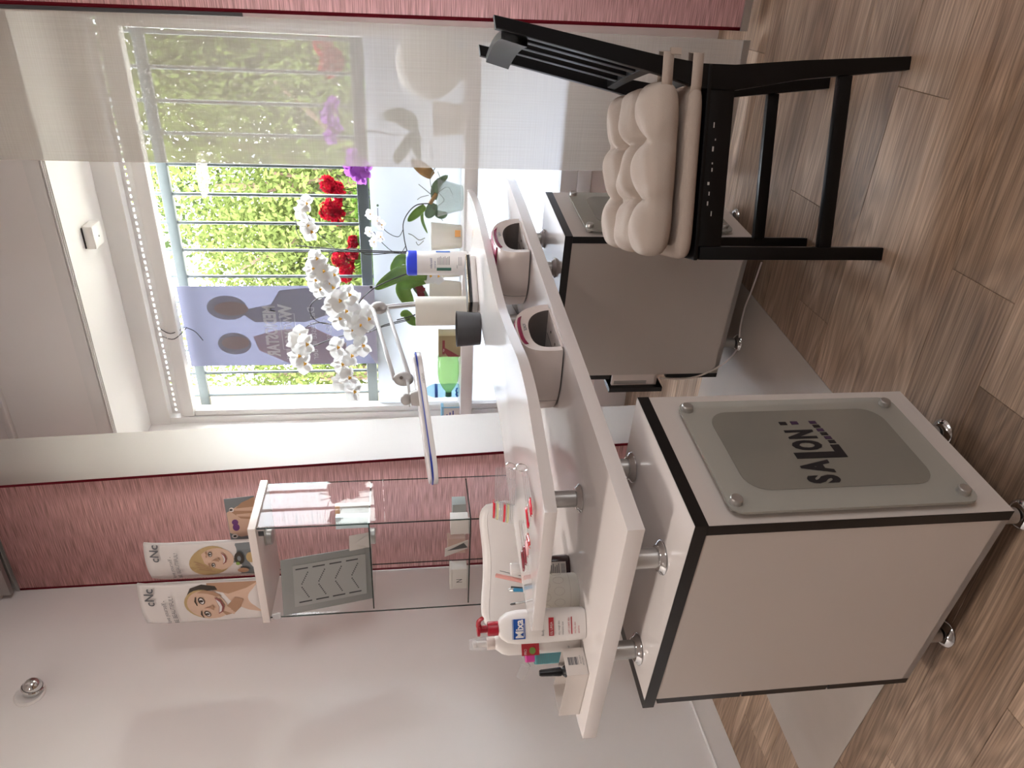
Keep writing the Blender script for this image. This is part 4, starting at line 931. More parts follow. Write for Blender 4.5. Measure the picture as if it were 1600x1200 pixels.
# wipes tub
P_ = V(-1.165, 3.055, .9405); fr = facing(P_, 0); tu = thing('wipes_tub', 'round white disinfectant wipes tub with a bright blue lid', 'tub', P_)
R_ = .052
MB(fr).lathe([(.049, 0), (R_, .005), (R_, .222), (.050, .225), (0, .225)], (0, 0, 0), 36).build('tub_body', 'pwhite', tu)
MB(fr).lathe([(.0535, .223), (.0545, .226), (.0545, .258), (.0535, .262), (.047, .268), (0, .27)], (0, 0, 0), 36).build('lid', 'blue', tu, 'blue lid')
def wrap(a0, a1, z0, z1, mat, name, n=10, dz=None):
    b = MB(fr); lo_, hi = [], []
    for k in range(n+1):
        a = math.radians(a0+(a1-a0)*k/n); d_ = dz(k/n) if dz else 0
        lo_.append(b.v(((R_+.0006)*math.sin(a), -(R_+.0006)*math.cos(a), z0))); hi.append(b.v(((R_+.0006)*math.sin(a), -(R_+.0006)*math.cos(a), z1+d_)))
    for k in range(n): b.face([lo_[k], lo_[k+1], hi[k+1], hi[k]])
    return b.build(name, mat, tu, smooth=60)
wrap(-38, -22, .075, .138, 'lgreen', 'green_field'); wrap(62, 95, .078, .14, 'lblue', 'blue_field')
for k in range(9): wrap(-8, 34-4*(k % 3), .082+.0062*k, .084+.0062*k, 'ltext', 'text_line')
for k in range(3): wrap(-12, 30, .030+.006*k, .0315+.006*k, 'ltext', 'text_line')
surf = lambda z: (lambda x, y: fr(((R_+.0008)*math.sin(-.45+x/R_), -(R_+.0008)*math.cos(-.45+x/R_), z+y)))
txt(tu, 'mikrozid', (0, 0, 0), fr.x, Z3, .014, 'tpur', .9, 0, 'label_lettering', surf=surf(.158)); txt(tu, 'universal', (0, 0, 0), fr.x, Z3, .010, 'tpur', .9, 0, 'label_lettering', surf=surf(.143)); txt(tu, 'wipes', (0, 0, 0), fr.x, Z3, .008, 'ltext', .9, 0, 'label_lettering', surf=surf(.048))
# kitchen roll, dark pot, tablet on a white box
P_ = CT((.565, 1.79, .9405)); kr = thing('kitchen_roll', 'standing white kitchen paper roll behind the dark grey pot', 'paper roll', P_)
MB(Frame(P_, AX, BX, Z3)).lathe([(.02, 0), (.059, 0), (.06, .003), (.06, .232), (.058, .235), (.021, .235), (.02, .22)], (0, 0, 0), 36).build('paper', 'paper', kr)
MB(Frame(P_, AX, BX, Z3)).lathe([(.0202, .0), (.0202, .232)], (0, 0, 0), 20, cap=False).build('core', 'boxbrown', kr)
P_ = CT((.462, 1.47, .9405)); dp = thing('dark_pot', 'low dark grey round pot on the upper counter in front of the kitchen roll', 'pot', P_)
MB(Frame(P_, AX, BX, Z3)).lathe([(.058, 0), (.060, .003), (.066, .085), (.067, .088), (.064, .088), (.058, .006), (0, .005)], (0, 0, 0), 40).build('pot_body', 'dgrey', dp)
P0, P1 = pZ(730, 400, .972), pZ(735, 472, .972)
u_ = V(P1-P0); u_[2] = 0; L_t = np.linalg.norm(u_); u_ = nrm(u_); n_ = np.cross(Z3, u_)
fr = Frame(V(P0[0], P0[1], .9405), u_, n_ if n_[1] > 0 else -n_, Z3)
wb = thing('flat_white_box', 'flat white box under the tablet on the upper counter', 'box', fr((L_t/2, .05, 0)))
MB(fr).box(.0, L_t-.0, .0, .08, 0, .022, bev=.002).build('box_body', 'pwhite', wb); MB(fr).box(-.0006, L_t+.0006, -.0006, .0806, .0125, .0222, bev=.002).build('box_lid', 'pwhite', wb)
tb_ = thing('tablet', 'black tablet with a golden rim lying on the flat white box', 'tablet', fr((L_t/2, .05, .023)))
MB(fr).box(-.005, L_t+.004, -.004, .088, .0228, .034, bev=.003).build('tablet_case', 'black', tb_); MB(fr).box(-.006, L_t+.005, -.005, .089, .0342, .0382, bev=.0015).build('golden_rim', pbr('champagne_metal', 'a8977e', .25, metal=.8), tb_); MB(fr).box(.0, L_t, .002, .083, .0383, .0388).build('screen', 'black', tb_)
# magnifier lamp
C0 = CT((.555, 1.87, .94)); ml = thing('magnifier_lamp', 'grey jointed desk lamp with a large flat white head', 'desk lamp', C0)
MB(Frame(C0, AX, BX, Z3)).box(-.03, .028, -.025, .025, .0005, .016, bev=.004).box(.02, .032, -.02, .02, -.06, .01, bev=.003).box(-.02, .03, -.018, .018, -.075, -.062, bev=.003).lathe([(.010, -.062), (.010, -.028), (.014, -.0265)], (0, 0, 0), 14).build('clamp', 'lampg', ml)
MB(Frame(C0, AX, BX, Z3)).lathe([(.014, .016), (.014, .055), (.010, .06)], (0, 0, 0), 18).build('swivel', 'lampg', ml)
Pe = pD(592, 481, 2.92); Pb = V(C0)+Z3*.05
def rod(name, a, b_, w, h, mat='lampg', parent=None, off=0):
    d_ = nrm(V(b_)-V(a)); s_ = nrm(np.cross(d_, Z3)); u2 = np.cross(s_, d_); fr = Frame(V(a)+u2*off, d_, s_, u2)
    return MB(fr).box(0, np.linalg.norm(V(b_)-V(a)), -w/2, w/2, -h/2, h/2, bev=min(w, h)*.2).build(name, mat, parent or ml)
la = rod('lower_arm', Pb, Pe, .012, .016, off=.013); rod('lower_arm', Pb, Pe, .012, .016, off=-.011)
rod('arm_cover', Pb+(Pe-Pb)*.15, Pb+(Pe-Pb)*.95, .020, .010, off=.0015, mat=pbr('pale_plastic', 'cfccd0', .35))
def shell(c, d_, L, W, H, name, mat='lampg'):
    d_ = nrm(d_); s_ = nrm(np.cross(d_, Z3)); fr = Frame(c, d_, s_, np.cross(s_, d_)); return MB(fr).ball((0, 0, 0), 1, 20, 12, (L, W, H)).build(name, mat, ml, smooth=60)
eb = shell(Pe+V(0, 0, .0), pD(618, 481, 2.9)-Pe, .036, .026, .02, 'elbow_joint')
MB(Frame(Pe, nrm(ray(592, 481)), RR, UU)).lathe([(0, -.034), (.006, -.034), (.006, -.02)], (0, 0, 0), 12, (1, 0, 0)).build('screw', 'chrome', ml)
Ph = pD(627, 592, 2.55)
rod('upper_arm', Pe+V(0, 0, .012)-nrm(UU)*0, Ph+V(0, 0, .012), .012, .014, off=.012); rod('upper_arm', Pe, Ph, .012, .014, off=-.030)
shell(Ph+V(0, 0, -.008), pD(660, 592, 2.55)-Ph, .036, .026, .022, 'head_joint'); MB(Frame(Ph, nrm(ray(627, 592)), RR, UU)).lathe([(0, -.036), (.006, -.036), (.006, -.02)], (0, .004, 0), 12, (1, 0, 0)).build('screw', 'chrome', ml)
Pk = pD(640, 622, 2.46); rod('head_fork', Ph+V(0, 0, -.02), Pk, .022, .012); MB(Frame(Pk, FW, RR, UU)).tube([(-.0, .012, .012), (0, -.012, .002), (0, -.03, -.0)], [.002]*3, 8).build('fork_spring', 'chrome', ml)
H0, H1 = pD(651, 543, 2.38), pD(680, 746, 2.26); Hc = (H0+H1)/2; hx = nrm(H1-H0); Lh = np.linalg.norm(H1-H0)
hy = nrm(np.cross(Z3, hx)); hy = hy if hy[1] > 0 else -hy; hz = np.cross(hx, hy); hz = hz if hz[2] > 0 else -hz; hz = nrm(hz+.02*hy)
fr = Frame(Hc, hx, hy, hz)
out_ = rrect(-Lh/2, Lh/2, -.02, .20, .075, 8)
hd = MB(fr).prism(out_, -.012, .0035, 'xy', bev=.0035).build('lamp_head', 'lampw', ml); 
MB(fr).prism([(x*1.004, y*1.004-.0004) for x, y in out_], .0037, .0070, 'xy').build('blue_seam', 'navy', hd)
MB(fr).prism(rrect(-Lh/2+.004, Lh/2-.004, -.016, .196, .07, 8), .0072, .016, 'xy', bev=.004).build('head_shell', 'lampw', hd)
MB(fr).prism(rrect(-Lh/2+.03, Lh/2-.03, .01, .17, .05, 8), -.0135, -.0121, 'xy').build('diffuser', pbr('lamp_diffuser', 'eceae6', .5), hd)
kx = fr.at((-.055, .03, 0)); MB(kx).lathe([(.028, .012), (.027, .022), (.022, .040), (.016, .042), (0, .042)], (0, 0, 0), 24).build('head_mount', 'lampg', ml)
MB(kx).ball((0, 0, .056), .020, 16, 10, (1, .8, .9)).build('mount_knob', 'lampg', ml)
txt(hd, 'daylight', fr((-.12, -.021, -.008)), hx, hz, .011, 'lampg', 1, 0, 'lamp_lettering', lift=.0008)

# ---- operator's white chair behind the counter
oc = V(-1.585, 1.63, 0); ax_ = nrm(pD(780, 1000, 2.2)-pD(780, 770, 2.2)); ax_[2] = 0; ax_ = nrm(ax_); nb = np.cross(Z3, ax_); nb = nb if nb[1] > 0 else -nb
os_ = thing('work_stool', 'white leatherette work chair with a curved low back behind the counter', 'chair', oc)
fr = Frame(oc, ax_, nb, Z3)
def fb(u, v):     # curved back cushion as closed tube of sections
    s_ = -1+2*v; hw = .195; x = hw*s_; sag = -.018*math.cos(s_*PI/2)**1.5; a = 2*PI*u
    th = .028*(max(0, 1-abs(s_)**10))**.5+.0005; hh = .082*(max(0, 1-abs(s_)**7))**.4+.001
    cu_ = math.cos(a); su = math.sin(a); return (x, -.05*(s_*s_)*.8+th*abs(cu_)**.6*(1 if cu_ > 0 else -1), .93+sag*(1 if su > 0 else .6)+hh*abs(su)**.55*(1 if su > 0 else -1))
MB(fr).grid(fb, 36, 33, closeu=True).build('backrest', 'leather', os_, smooth=70)
b = MB(fr); b.tube([fb(.10, k/32) for k in range(2, 31)], .0018, 6, cap=False); b.tube([fb(.40, k/32) for k in range(2, 31)], .0018, 6, cap=False); b.build('piping', 'leather', os_)
MB(fr).tube([(0, .03, .93), (0, .05, .7), (0, .03, .5), (0, .2, .45)], .014, 10).build('back_bracket', 'chrome', os_)
MB(fr).lathe([(0, .43), (.17, .43), (.19, .45), (.19, .49), (.17, .51), (0, .515)], (0, .2, 0), 32).build('seat', 'leather', os_); MB(fr).lathe([(.025, .08), (.025, .43)], (0, .2, 0), 18).build('gas_lift', 'chrome', os_)
for k in range(5): a = 2*PI*k/5; lg = MB(fr).tube([(0, .2, .09), (.22*math.cos(a), .2+.22*math.sin(a), .06)], [.018, .011], 8).build('leg', 'chrome', os_); MB(fr).lathe([(.026, -.009), (.026, .009)], (.22*math.cos(a), .2+.22*math.sin(a), .0264), 16, (math.sin(a), -math.cos(a), 0)).build('castor', 'black', lg)

# white cable running down beside the far cabinet
cb = thing('white_cable', 'thin white cable hanging down the side of the far cabinet to its foot', 'cable', CT((.5, 1.25, .02)))
pts = [(1030, 590), (1062, 592), (1090, 588), (1118, 576), (1138, 562), (1150, 548), (1155, 530), (1157, 510), (1164, 480), (1176, 450), (1190, 410)]
cp_ = []
for i, (x, y) in enumerate(pts):
    if i < 5: d = ray(x, y); P_ = CAM+d*(((CT((0, 1.250, 0))-CAM)@BX)/(d@BX))
    else: P_ = pZ(x, y, .006)
    if i == 4: P_[2] = max(P_[2], .02)
    cp_.append(P_)
MB().tube(spline(cp_, 5), .0032, 8).build('cord', 'pwarm', cb)

# ================================================================== plants on the sill
def faceto(P, jx=0, jz=0):
    d = nrm(CAM-V(P)+V(jx, 0, jz)*2); x = nrm(np.cross(Z3, d)); return Frame(P, x, np.cross(d, x), d)
def petal(mb, ang, L, Wd, cup=.12, base=.05, twist=0):
    ca, sa = math.cos(ang), math.sin(ang)
    def fn(u, v):
        r = L*(base+(1-base)*v); w = Wd*math.sin(PI*min(1, v**.75))**.7*(-1+2*u)+0; z = cup*L*(v*v*.6-.25*(2*u-1)**2*math.sin(PI*v))
        if v in (0, 1): w *= .15
        return (ca*r-sa*w, sa*r+ca*w, z)
    mb.grid(fn, 5, 7)
def orchid_flower(t, P, R_, mat='petal', lip='lip', seed=0, tilt=.6):
    rs = random.Random(seed); fr = faceto(P, rs.uniform(-tilt, tilt), rs.uniform(-tilt*.6, tilt*.6)); a0 = rs.uniform(-.4, .4)
    b = MB(fr)
    for k, (a, L, w) in enumerate(((PI/2, .95, .30), (PI/2+2.25, .95, .30), (PI/2-2.25, .95, .30))): petal(b, a+a0, R_*L, R_*w, -.1)
    f2 = fr.at((0, 0, .0015)); b.fr = f2
    for a in (.22, PI-.22): petal(b, a+a0, R_*1.0, R_*.56, .10)
    fl_ = b.build('flower', mat, t, smooth=60, recalc=False)
    c = MB(f2); c.ball((0, -R_*.10, R_*.10), R_*.11, 8, 6, (1, 1.3, 1)); c.ball((R_*.12, -R_*.02, R_*.08), R_*.06, 6, 5); c.ball((-R_*.12, -R_*.02, R_*.08), R_*.06, 6, 5)
    c.build('lip', lip, fl_)
def leaf(t, pts, W, mat='leaf', name='leaf', thick=.0025, fold=.25):
    sp = spline(pts, 6); n = len(sp); b = MB(); rows = []
    for i, p in enumerate(sp):
        tg = nrm(sp[min(i+1, n-1)]-sp[max(i-1, 0)]); vd = nrm(CAM-p); s_ = nrm(np.cross(tg, vd)); nn = np.cross(s_, tg); k = i/(n-1); w = W*max(.04, math.sin(PI*min(1, .12+k*.88))**.6)*(1 if k < .99 else .3)
        rows.append([b.v(p+s_*w*q-nn*fold*w*(1-abs(q))) for q in (-1, -.5, 0, .5, 1)])
    for r1, r2 in zip(rows, rows[1:]):
        for j in range(4): b.face([r1[j], r1[j+1], r2[j+1], r2[j]])
    return b.build(name, mat, t, smooth=60, thick=thick, recalc=False)
def stem(t, pts, r=.0025, mat='stem', name='stem'): return MB().tube(spline(pts, 6), r, 6).build(name, mat, t)
def S(x, y, Y=3.28): return pY(x, y, Y)
# 1: orchid in a smoky glass pot beside the sheer
Y1 = 3.27; c1_ = V(-.935, Y1, .951); o1 = thing('potted_orchid', 'small flowered orchid with grey green leaves in a smoky glass pot beside the sheer', 'orchid', c1_)
MB().lathe([(.052, 0), (.056, .004), (.085, .115), (.082, .115), (.054, .012), (0, .010)], c1_, 30).build('pot', 'potg', o1, 'smoky glass pot')
for p, w, m in (([S(678, 312), S(682, 290), S(700, 274)], .019, 'leafd'), ([S(678, 318), S(673, 330), S(666, 340)], .026, 'leafd'), ([S(680, 332), S(690, 336), S(699, 333)], .018, 'leafd'), ([S(664, 322), S(650, 334), S(637, 346)], .019, 'leaf'), ([S(660, 328), S(660, 345), S(668, 365)], .007, 'leaf'), ([S(676, 275), S(660, 263), S(642, 250)], .027, 'leafo')): leaf(o1, p, w, m)
for p in ([S(676, 306), S(664, 296), S(654, 288)], [S(680, 310), S(690, 290), S(684, 268)], [S(670, 305), S(658, 308), S(652, 312)], [S(684, 300), S(694, 312), S(684, 322)], [S(676, 325), S(684, 335), S(692, 345)], [S(686, 300), S(700, 292), S(708, 305)], [S(678, 308), S(672, 280), S(680, 262)]): stem(o1, p, .0018, 'root', 'air_root')
MB().tube([S(672, 318), S(682, 302)], .009, 8).build('crown', 'leafo', o1)
stem(o1, [S(672, 318), S(652, 320), S(638, 332), S(630, 350), S(632, 375), S(636, 392)], .0026)
stem(o1, [S(634, 384), S(626, 395), S(612, 392), S(596, 378), S(584, 362)], .0016, name='flower_stem'); stem(o1, [S(630, 358), S(622, 370), S(604, 362), S(592, 345), S(590, 325)], .0016, name='flower_stem')
MB().ball(S(590, 321), .006, 8, 6).build('bud', 'leafd', o1)
for k, (x, y) in enumerate(((578, 335), (589, 345), (596, 352), (577, 362), (584, 378), (594, 370))): orchid_flower(o1, S(x, y, 3.25-.006*k), .026, seed=20+k)
# 2: orchid in a white pot behind the wipes tub, tall stakes and large sprays
Y2 = 3.31; c2_ = V(-1.13, Y2, .951); o2 = thing('potted_orchid', 'tall white orchid on dark stakes in a white pot behind the wipes tub', 'orchid', c2_)
MB().lathe([(.05, 0), (.054, .004), (.066, .14), (.063, .14), (.05, .01), (0, .01)], c2_, 30).build('pot', 'potw', o2, 'white ceramic pot')
MB().box(c2_[0]+.02, c2_[0]+.05, Y2-.064, Y2-.056, .96, .985).build('price_tag', pbr('orange_tag', 'd69a55', .6), o2)
for p in ([S(664, 372), S(655, 375), S(645, 368), S(638, 365)], [S(662, 376), S(654, 383), S(650, 378)]): stem(o2, p, .002, 'root', 'air_root')
stem(o2, [S(462, 384, 3.2), S(540, 390, 3.22), S(640, 394, 3.25), S(690, 396, 3.29)], .0028, name='stake'); stem(o2, [S(460, 394, 3.21), S(530, 393, 3.22), S(640, 396, 3.25), S(690, 397, 3.29)], .0028, name='stake')
for p in ([S(640, 392, 3.24), S(575, 398, 3.22), S(555, 388, 3.2), S(518, 395, 3.18), S(500, 410, 3.17)], [S(545, 392), S(520, 395, 3.2), S(508, 420, 3.17), S(505, 430, 3.16)], [S(522, 388), S(505, 372, 3.2), S(493, 362, 3.18)], [S(505, 392), S(480, 385, 3.2), S(465, 365, 3.18), S(462, 345, 3.17)], [S(484, 345, 3.17), S(478, 332, 3.17), S(474, 325, 3.17)]): stem(o2, p, .0018, name='flower_stem')
for k, (x, y) in enumerate(((472, 330), (478, 318), (480, 352), (486, 362), (494, 404), (500, 412), (488, 420), (508, 434), (514, 442), (519, 449), (499, 452), (492, 438), (521, 430), (505, 424))): orchid_flower(o2, S(x, y, 3.17-.004*k), .047 if k > 1 else .042, seed=40+k)
# 3: orchid behind the kitchen roll with broad green leaves and drooping sprays
Y3 = 3.30; c3_ = V(-1.41, Y3, .951); o3 = thing('potted_orchid', 'large flowered white orchid with broad green leaves behind the kitchen roll', 'orchid', c3_)
MB().lathe([(.05, 0), (.054, .004), (.068, .15), (.065, .15), (.05, .01), (0, .01)], c3_, 30).build('pot', 'potw', o3, 'white ceramic pot')
leaf(o3, [S(668, 432, 3.26), S(636, 425, 3.2), S(610, 436, 3.16), S(586, 452, 3.14)], .034, 'leaf'); leaf(o3, [S(668, 436, 3.27), S(640, 440, 3.24), S(630, 452, 3.2), S(638, 470, 3.2), S(646, 478, 3.2)], .036, 'leaf'); leaf(o3, [S(668, 425, 3.3), S(632, 405, 3.28), S(618, 414, 3.26), S(612, 425, 3.25)], .024, 'leaf')
leaf(o3, [S(668, 500, 3.27), S(646, 502, 3.22), S(634, 490, 3.22), S(626, 494, 3.22)], .022, 'leaf'); leaf(o3, [S(668, 470, 3.29), S(655, 452, 3.28), S(648, 440, 3.27), S(640, 430, 3.26)], .024, 'leafd')
stem(o3, [S(668, 418, 3.2), S(630, 430, 3.16), S(592, 446, 3.13), S(570, 462, 3.1), S(556, 480, 3.1)], .0028); MB().box(*[v for p in [(S(580, 448, 3.13)[i]-.006, S(580, 448, 3.13)[i]+.006) for i in range(3)] for v in p]).build('stem_clip', 'black', o3)
stem(o3, [S(640, 500, 3.2), S(600, 510, 3.16), S(572, 518, 3.14), S(530, 508, 3.12), S(500, 504, 3.11), S(486, 492, 3.1), S(486, 476, 3.1), S(498, 466, 3.1), S(513, 466, 3.1), S(522, 474, 3.1), S(520, 484, 3.1)], .0022, name='flower_stem')
stem(o3, [S(530, 510, 3.12), S(502, 504, 3.11), S(484, 508, 3.11), S(474, 514, 3.1)], .0022, name='flower_stem'); stem(o3, [S(640, 498, 3.22), S(600, 508, 3.18), S(572, 520, 3.15), S(530, 526, 3.12), S(480, 545, 3.1)], .0026, name='flower_stem')
stem(o3, [S(572, 520, 3.15), S(560, 526, 3.12), S(550, 540, 3.1), S(538, 548, 3.1)], .0022, name='flower_stem'); stem(o3, [S(668, 470, 3.25), S(652, 490, 3.2), S(620, 500, 3.18)], .003)
for k, (x, y) in enumerate(((552, 470), (540, 486), (545, 460), (530, 498), (566, 486), (556, 498), (550, 515), (468, 525), (464, 535), (466, 556), (475, 568), (527, 543), (534, 569), (549, 556), (533, 596), (553, 612), (562, 508), (575, 498), (566, 540), (545, 590), (478, 538), (520, 478), (530, 470))): orchid_flower(o3, S(x, y, 3.10-.004*k), .055, seed=70+k)
# 4: small wine red and white orchid between tub and lamp
c4_ = V(-1.30, 3.35, .951); o4 = thing('potted_orchid', 'small orchid with wine red and white flowers between the tub and the lamp arm', 'orchid', c4_)
MB().lathe([(.04, 0), (.043, .004), (.05, .10), (.047, .10), (.04, .01), (0, .01)], c4_, 26).build('pot', 'potw', o4)
stem(o4, [S(695, 440, 3.34), S(680, 445, 3.3), S(676, 462, 3.26)], .002, name='flower_stem'); stem(o4, [S(690, 440, 3.34), S(665, 440, 3.3), S(640, 432, 3.26)], .002, name='flower_stem')
for k, (x, y, m) in enumerate(((655, 447, 'wine'), (658, 456, 'wine'), (640, 424, 'petal'), (648, 436, 'petal'), (672, 432, 'petal'), (684, 432, 'petal'))): orchid_flower(o4, S(x, y, 3.28-.004*k), .030 if m == 'wine' else .042, m, 'lip' if m == 'petal' else 'wine', seed=120+k)
# 5: purple orchid behind the sheer
c5_ = V(-.60, 3.29, .951); o5 = thing('potted_orchid', 'purple flowered orchid with drooping leaves in a round pot behind the sheer', 'orchid', c5_)
MB().lathe([(.055, 0), (.06, .004), (.075, .13), (.072, .13), (.055, .01), (0, .01)], c5_, 30).build('pot', 'potw', o5)
leaf(o5, [S(648, 200, 3.26), S(640, 190, 3.24), S(620, 180, 3.22), S(598, 182, 3.2)], .036, 'leafd'); leaf(o5, [S(642, 210, 3.26), S(632, 232, 3.24), S(622, 245, 3.22), S(620, 256, 3.2)], .026, 'leafd'); leaf(o5, [S(645, 205, 3.26), S(650, 230, 3.24), S(655, 250, 3.22)], .02, 'leafd'); leaf(o5, [S(650, 195, 3.28), S(650, 210, 3.27), S(660, 222, 3.26)], .014, 'leafd')
stem(o5, [S(640, 212, 3.26), S(612, 210, 3.24), S(575, 205, 3.22), S(555, 215, 3.2), S(552, 250, 3.19)], .0024, name='flower_stem'); stem(o5, [S(600, 190, 3.22), S(570, 165, 3.22), S(530, 160, 3.22)], .002, name='flower_stem'); stem(o5, [S(600, 193, 3.22), S(578, 205, 3.22), S(560, 200, 3.22)], .002, name='flower_stem')
for k, (x, y) in enumerate(((548, 262), (556, 270), (566, 276), (572, 266), (562, 258), (552, 245), (520, 165), (512, 180), (524, 195), (518, 212))): orchid_flower(o5, S(x, y, 3.2-.005*k), .040, 'purple', 'purpled', seed=150+k)
# 6: white globe behind the sheer
P_ = pY(663, 100, 3.29); gl = thing('white_globe', 'round white globe on the sill seen as a shape through the sheer curtain', 'globe', (P_[0], 3.29, .951))
MB().ball((P_[0], 3.29, .951+.148), .138, 32, 20, (1, .7, 1)).build('globe', 'potw', gl); MB().lathe([(.06, 0), (.06, .012), (.05, .02)], (P_[0], 3.29, .951), 24).build('foot_ring', 'potw', gl)
# 7: bottles and cartons on the sill
t_, f_ = carton('brown_carton', 'small olive brown carton with a dark red stripe standing on the sill', (-1.675, 3.28, .951), .12, .07, .108, -.05, 'boxbrown', 'boxbrown')
MB(f_).box(-.045, .035, -.0362, -.0352, .078, .09).build('red_band', 'boxred', t_, smooth=0); MB(f_).prism([(-.06, .0), (-.06, .06), (-.02, .09), (.0, .09)], -.0358, -.0352, 'xz').build('red_stripe', 'boxred', t_, smooth=0)
txt(t_, 'TEA', f_((-.03, -.0363, .08)), f_.x, Z3, .010, 'card', 1, 0, 'box_lettering', lift=.0006)
P_ = V(-1.845, 3.31, .951+.058); ax_ = nrm(V(-.42, -.55, -.02)); gb = thing('green_bottle', 'green plastic water bottle with a dark cap lying on the sill', 'bottle', (P_[0], P_[1], .951))
# keep the bottle inside the sill's depth: lies slanted along it
ax_ = nrm(V(-.93, -.30, 0)); P_ = V(-1.76, 3.335, .951+.056)
MB().lathe([(.02, 0), (.05, .004), (.055, .02), (.052, .035), (.055, .05), (.055, .11), (.05, .15), (.03, .185), (.0145, .205), (.0135, .22), (.0, .22)], P_, 28, ax_).build('bottle_body', 'greenpet', gb, smooth=60)
MB().lathe([(.0165, .208), (.0165, .230), (.015, .232), (0, .232)], P_, 20, ax_).build('cap', 'capg', gb, 'dark green cap')
c_ = V(-1.965, 3.30, .951); wb_ = thing('blue_bottle', 'small pale blue water bottle with a deep blue ring standing on the sill', 'bottle', c_)
MB().lathe([(.033, 0), (.037, .006), (.037, .06), (.034, .075), (.037, .09), (.037, .13), (.028, .155), (.0135, .175), (.0125, .19), (0, .19)], c_, 26).build('bottle_body', 'bluepet', wb_, smooth=60)
MB().lathe([(.0148, .178), (.0148, .198), (0, .198)], c_, 20).build('cap', 'lblue', wb_); MB().lathe([(.0374, .112), (.0374, .126)], c_, 26, cap=False).build('blue_ring', 'lblue', wb_)
b = MB()
for k in range(5): a = -2.0+.3*k; b.ball(c_+V(.0345*math.cos(a), .0345*math.sin(a), .012+.004*(k % 2)), .006, 8, 6)
b.build('blue_splash', 'lblue', wb_, kind='stuff')
t_, f_ = carton('blue_carton', 'white carton with a light blue border on the sill, next to the off-white sheer panel', (-2.075, 3.26, .951), .085, .05, .095, .12, 'card', pbr('light_blue_card', '8cc2de', .5))
bm_ = pbr('light_blue_print', '8cc2de', .5); MB(f_).box(-.0425, -.035, -.0258, -.0252, 0, .095).build('blue_border', bm_, t_, smooth=0); MB(f_).box(.035, .0425, -.0258, -.0252, 0, .095).build('blue_border', bm_, t_, smooth=0)
b = MB(f_)
for k in range(3): b.box(-.025, .02-.01*k, -.0258, -.0252, .03+.016*k, .036+.016*k)
b.build('blue_print', 'tpur', t_, kind='stuff')

# ---- red geraniums outside the window
fb_ = thing('flower_box', 'grey flower box hung outside behind the frosted panes', 'flower box', (-1.0, 3.72, 1.12)); MB().box(-1.75, -.25, 3.66, 3.8, 1.12, 1.29, bev=.01).build('trough', 'grey', fb_); MB().box(-1.74, -.26, 3.67, 3.79, 1.285, 1.295).build('soil', 'bark', fb_)
def geranium(label, heads, base, seed):
    rs = random.Random(seed); t = thing('geranium', label, 'geranium', base, 'geraniums outside the window')
    for hx_, hy_, R_ in heads:
        P_ = pY(hx_, hy_, 3.7); b = MB(); stem(t, [V(base), (V(base)+P_)/2+V(rs.uniform(-.02, .02), 0, .02), P_], .003, 'geleaf')
        for k in range(34):
            d_ = nrm(V(rs.gauss(0, 1), rs.gauss(0, 1), rs.gauss(0, 1))); q = P_+d_*R_*V(1, .8, .8)*rs.uniform(.7, 1); s_ = nrm(np.cross(d_, V(rs.random(), rs.random(), rs.random()))); u_ = np.cross(d_, s_); r_ = .019
            for j in range(5): a = 2*PI*j/5; a2 = a+.55; a3 = a-.55; b.face([b.v(q), b.v(q+r_*.8*(math.cos(a3)*s_+math.sin(a3)*u_)), b.v(q+r_*1.1*(math.cos(a)*s_+math.sin(a)*u_)+d_*.004), b.v(q+r_*.8*(math.cos(a2)*s_+math.sin(a2)*u_))])
        b.build('flower_head', 'geran', t, smooth=0, recalc=False)
    b = MB()
    for k in range(70):
        q = V(base)+V(rs.uniform(-.13, .13), rs.uniform(-.06, .06), rs.uniform(.02, .17)); d_ = nrm(V(rs.gauss(0, .5), rs.gauss(-.6, .5), rs.gauss(.5, .5))); s_ = nrm(np.cross(d_, V(.3, .2, 1))); u_ = np.cross(d_, s_); r_ = rs.uniform(.018, .032); n = 9
        c0 = b.v(q); ring = [b.v(q+r_*(1+.12*math.sin(5*2*PI*j/n))*(math.cos(2*PI*j/n)*s_+math.sin(2*PI*j/n)*u_)+d_*.006) for j in range(n)]
        for j in range(n-1): b.face([c0, ring[j], ring[j+1]])
    b.build('leaves', 'geleaf', t, smooth=0, recalc=False, kind='stuff')
geranium('red geranium with two round heads, outside, next to the purple orchid flower', [(512, 288, .045), (528, 298, .045)], V(-1.04, 3.73, 1.29), 1)
geranium('red geranium with one wide head, outside, between the two-headed one and the orchid stakes', [(512, 330, .05), (522, 318, .05), (528, 338, .045)], V(-1.16, 3.73, 1.29), 2)
geranium('red geranium behind the orchid stakes, outside near the banner', [(530, 404, .045), (541, 420, .055), (550, 398, .045), (552, 378, .03), (540, 432, .035)], V(-1.40, 3.73, 1.29), 3)
geranium('red geranium outside, seen through the sheer curtain', [(506, 70, .06), (522, 92, .055), (512, 105, .05)], V(-.42, 3.73, 1.29), 4)

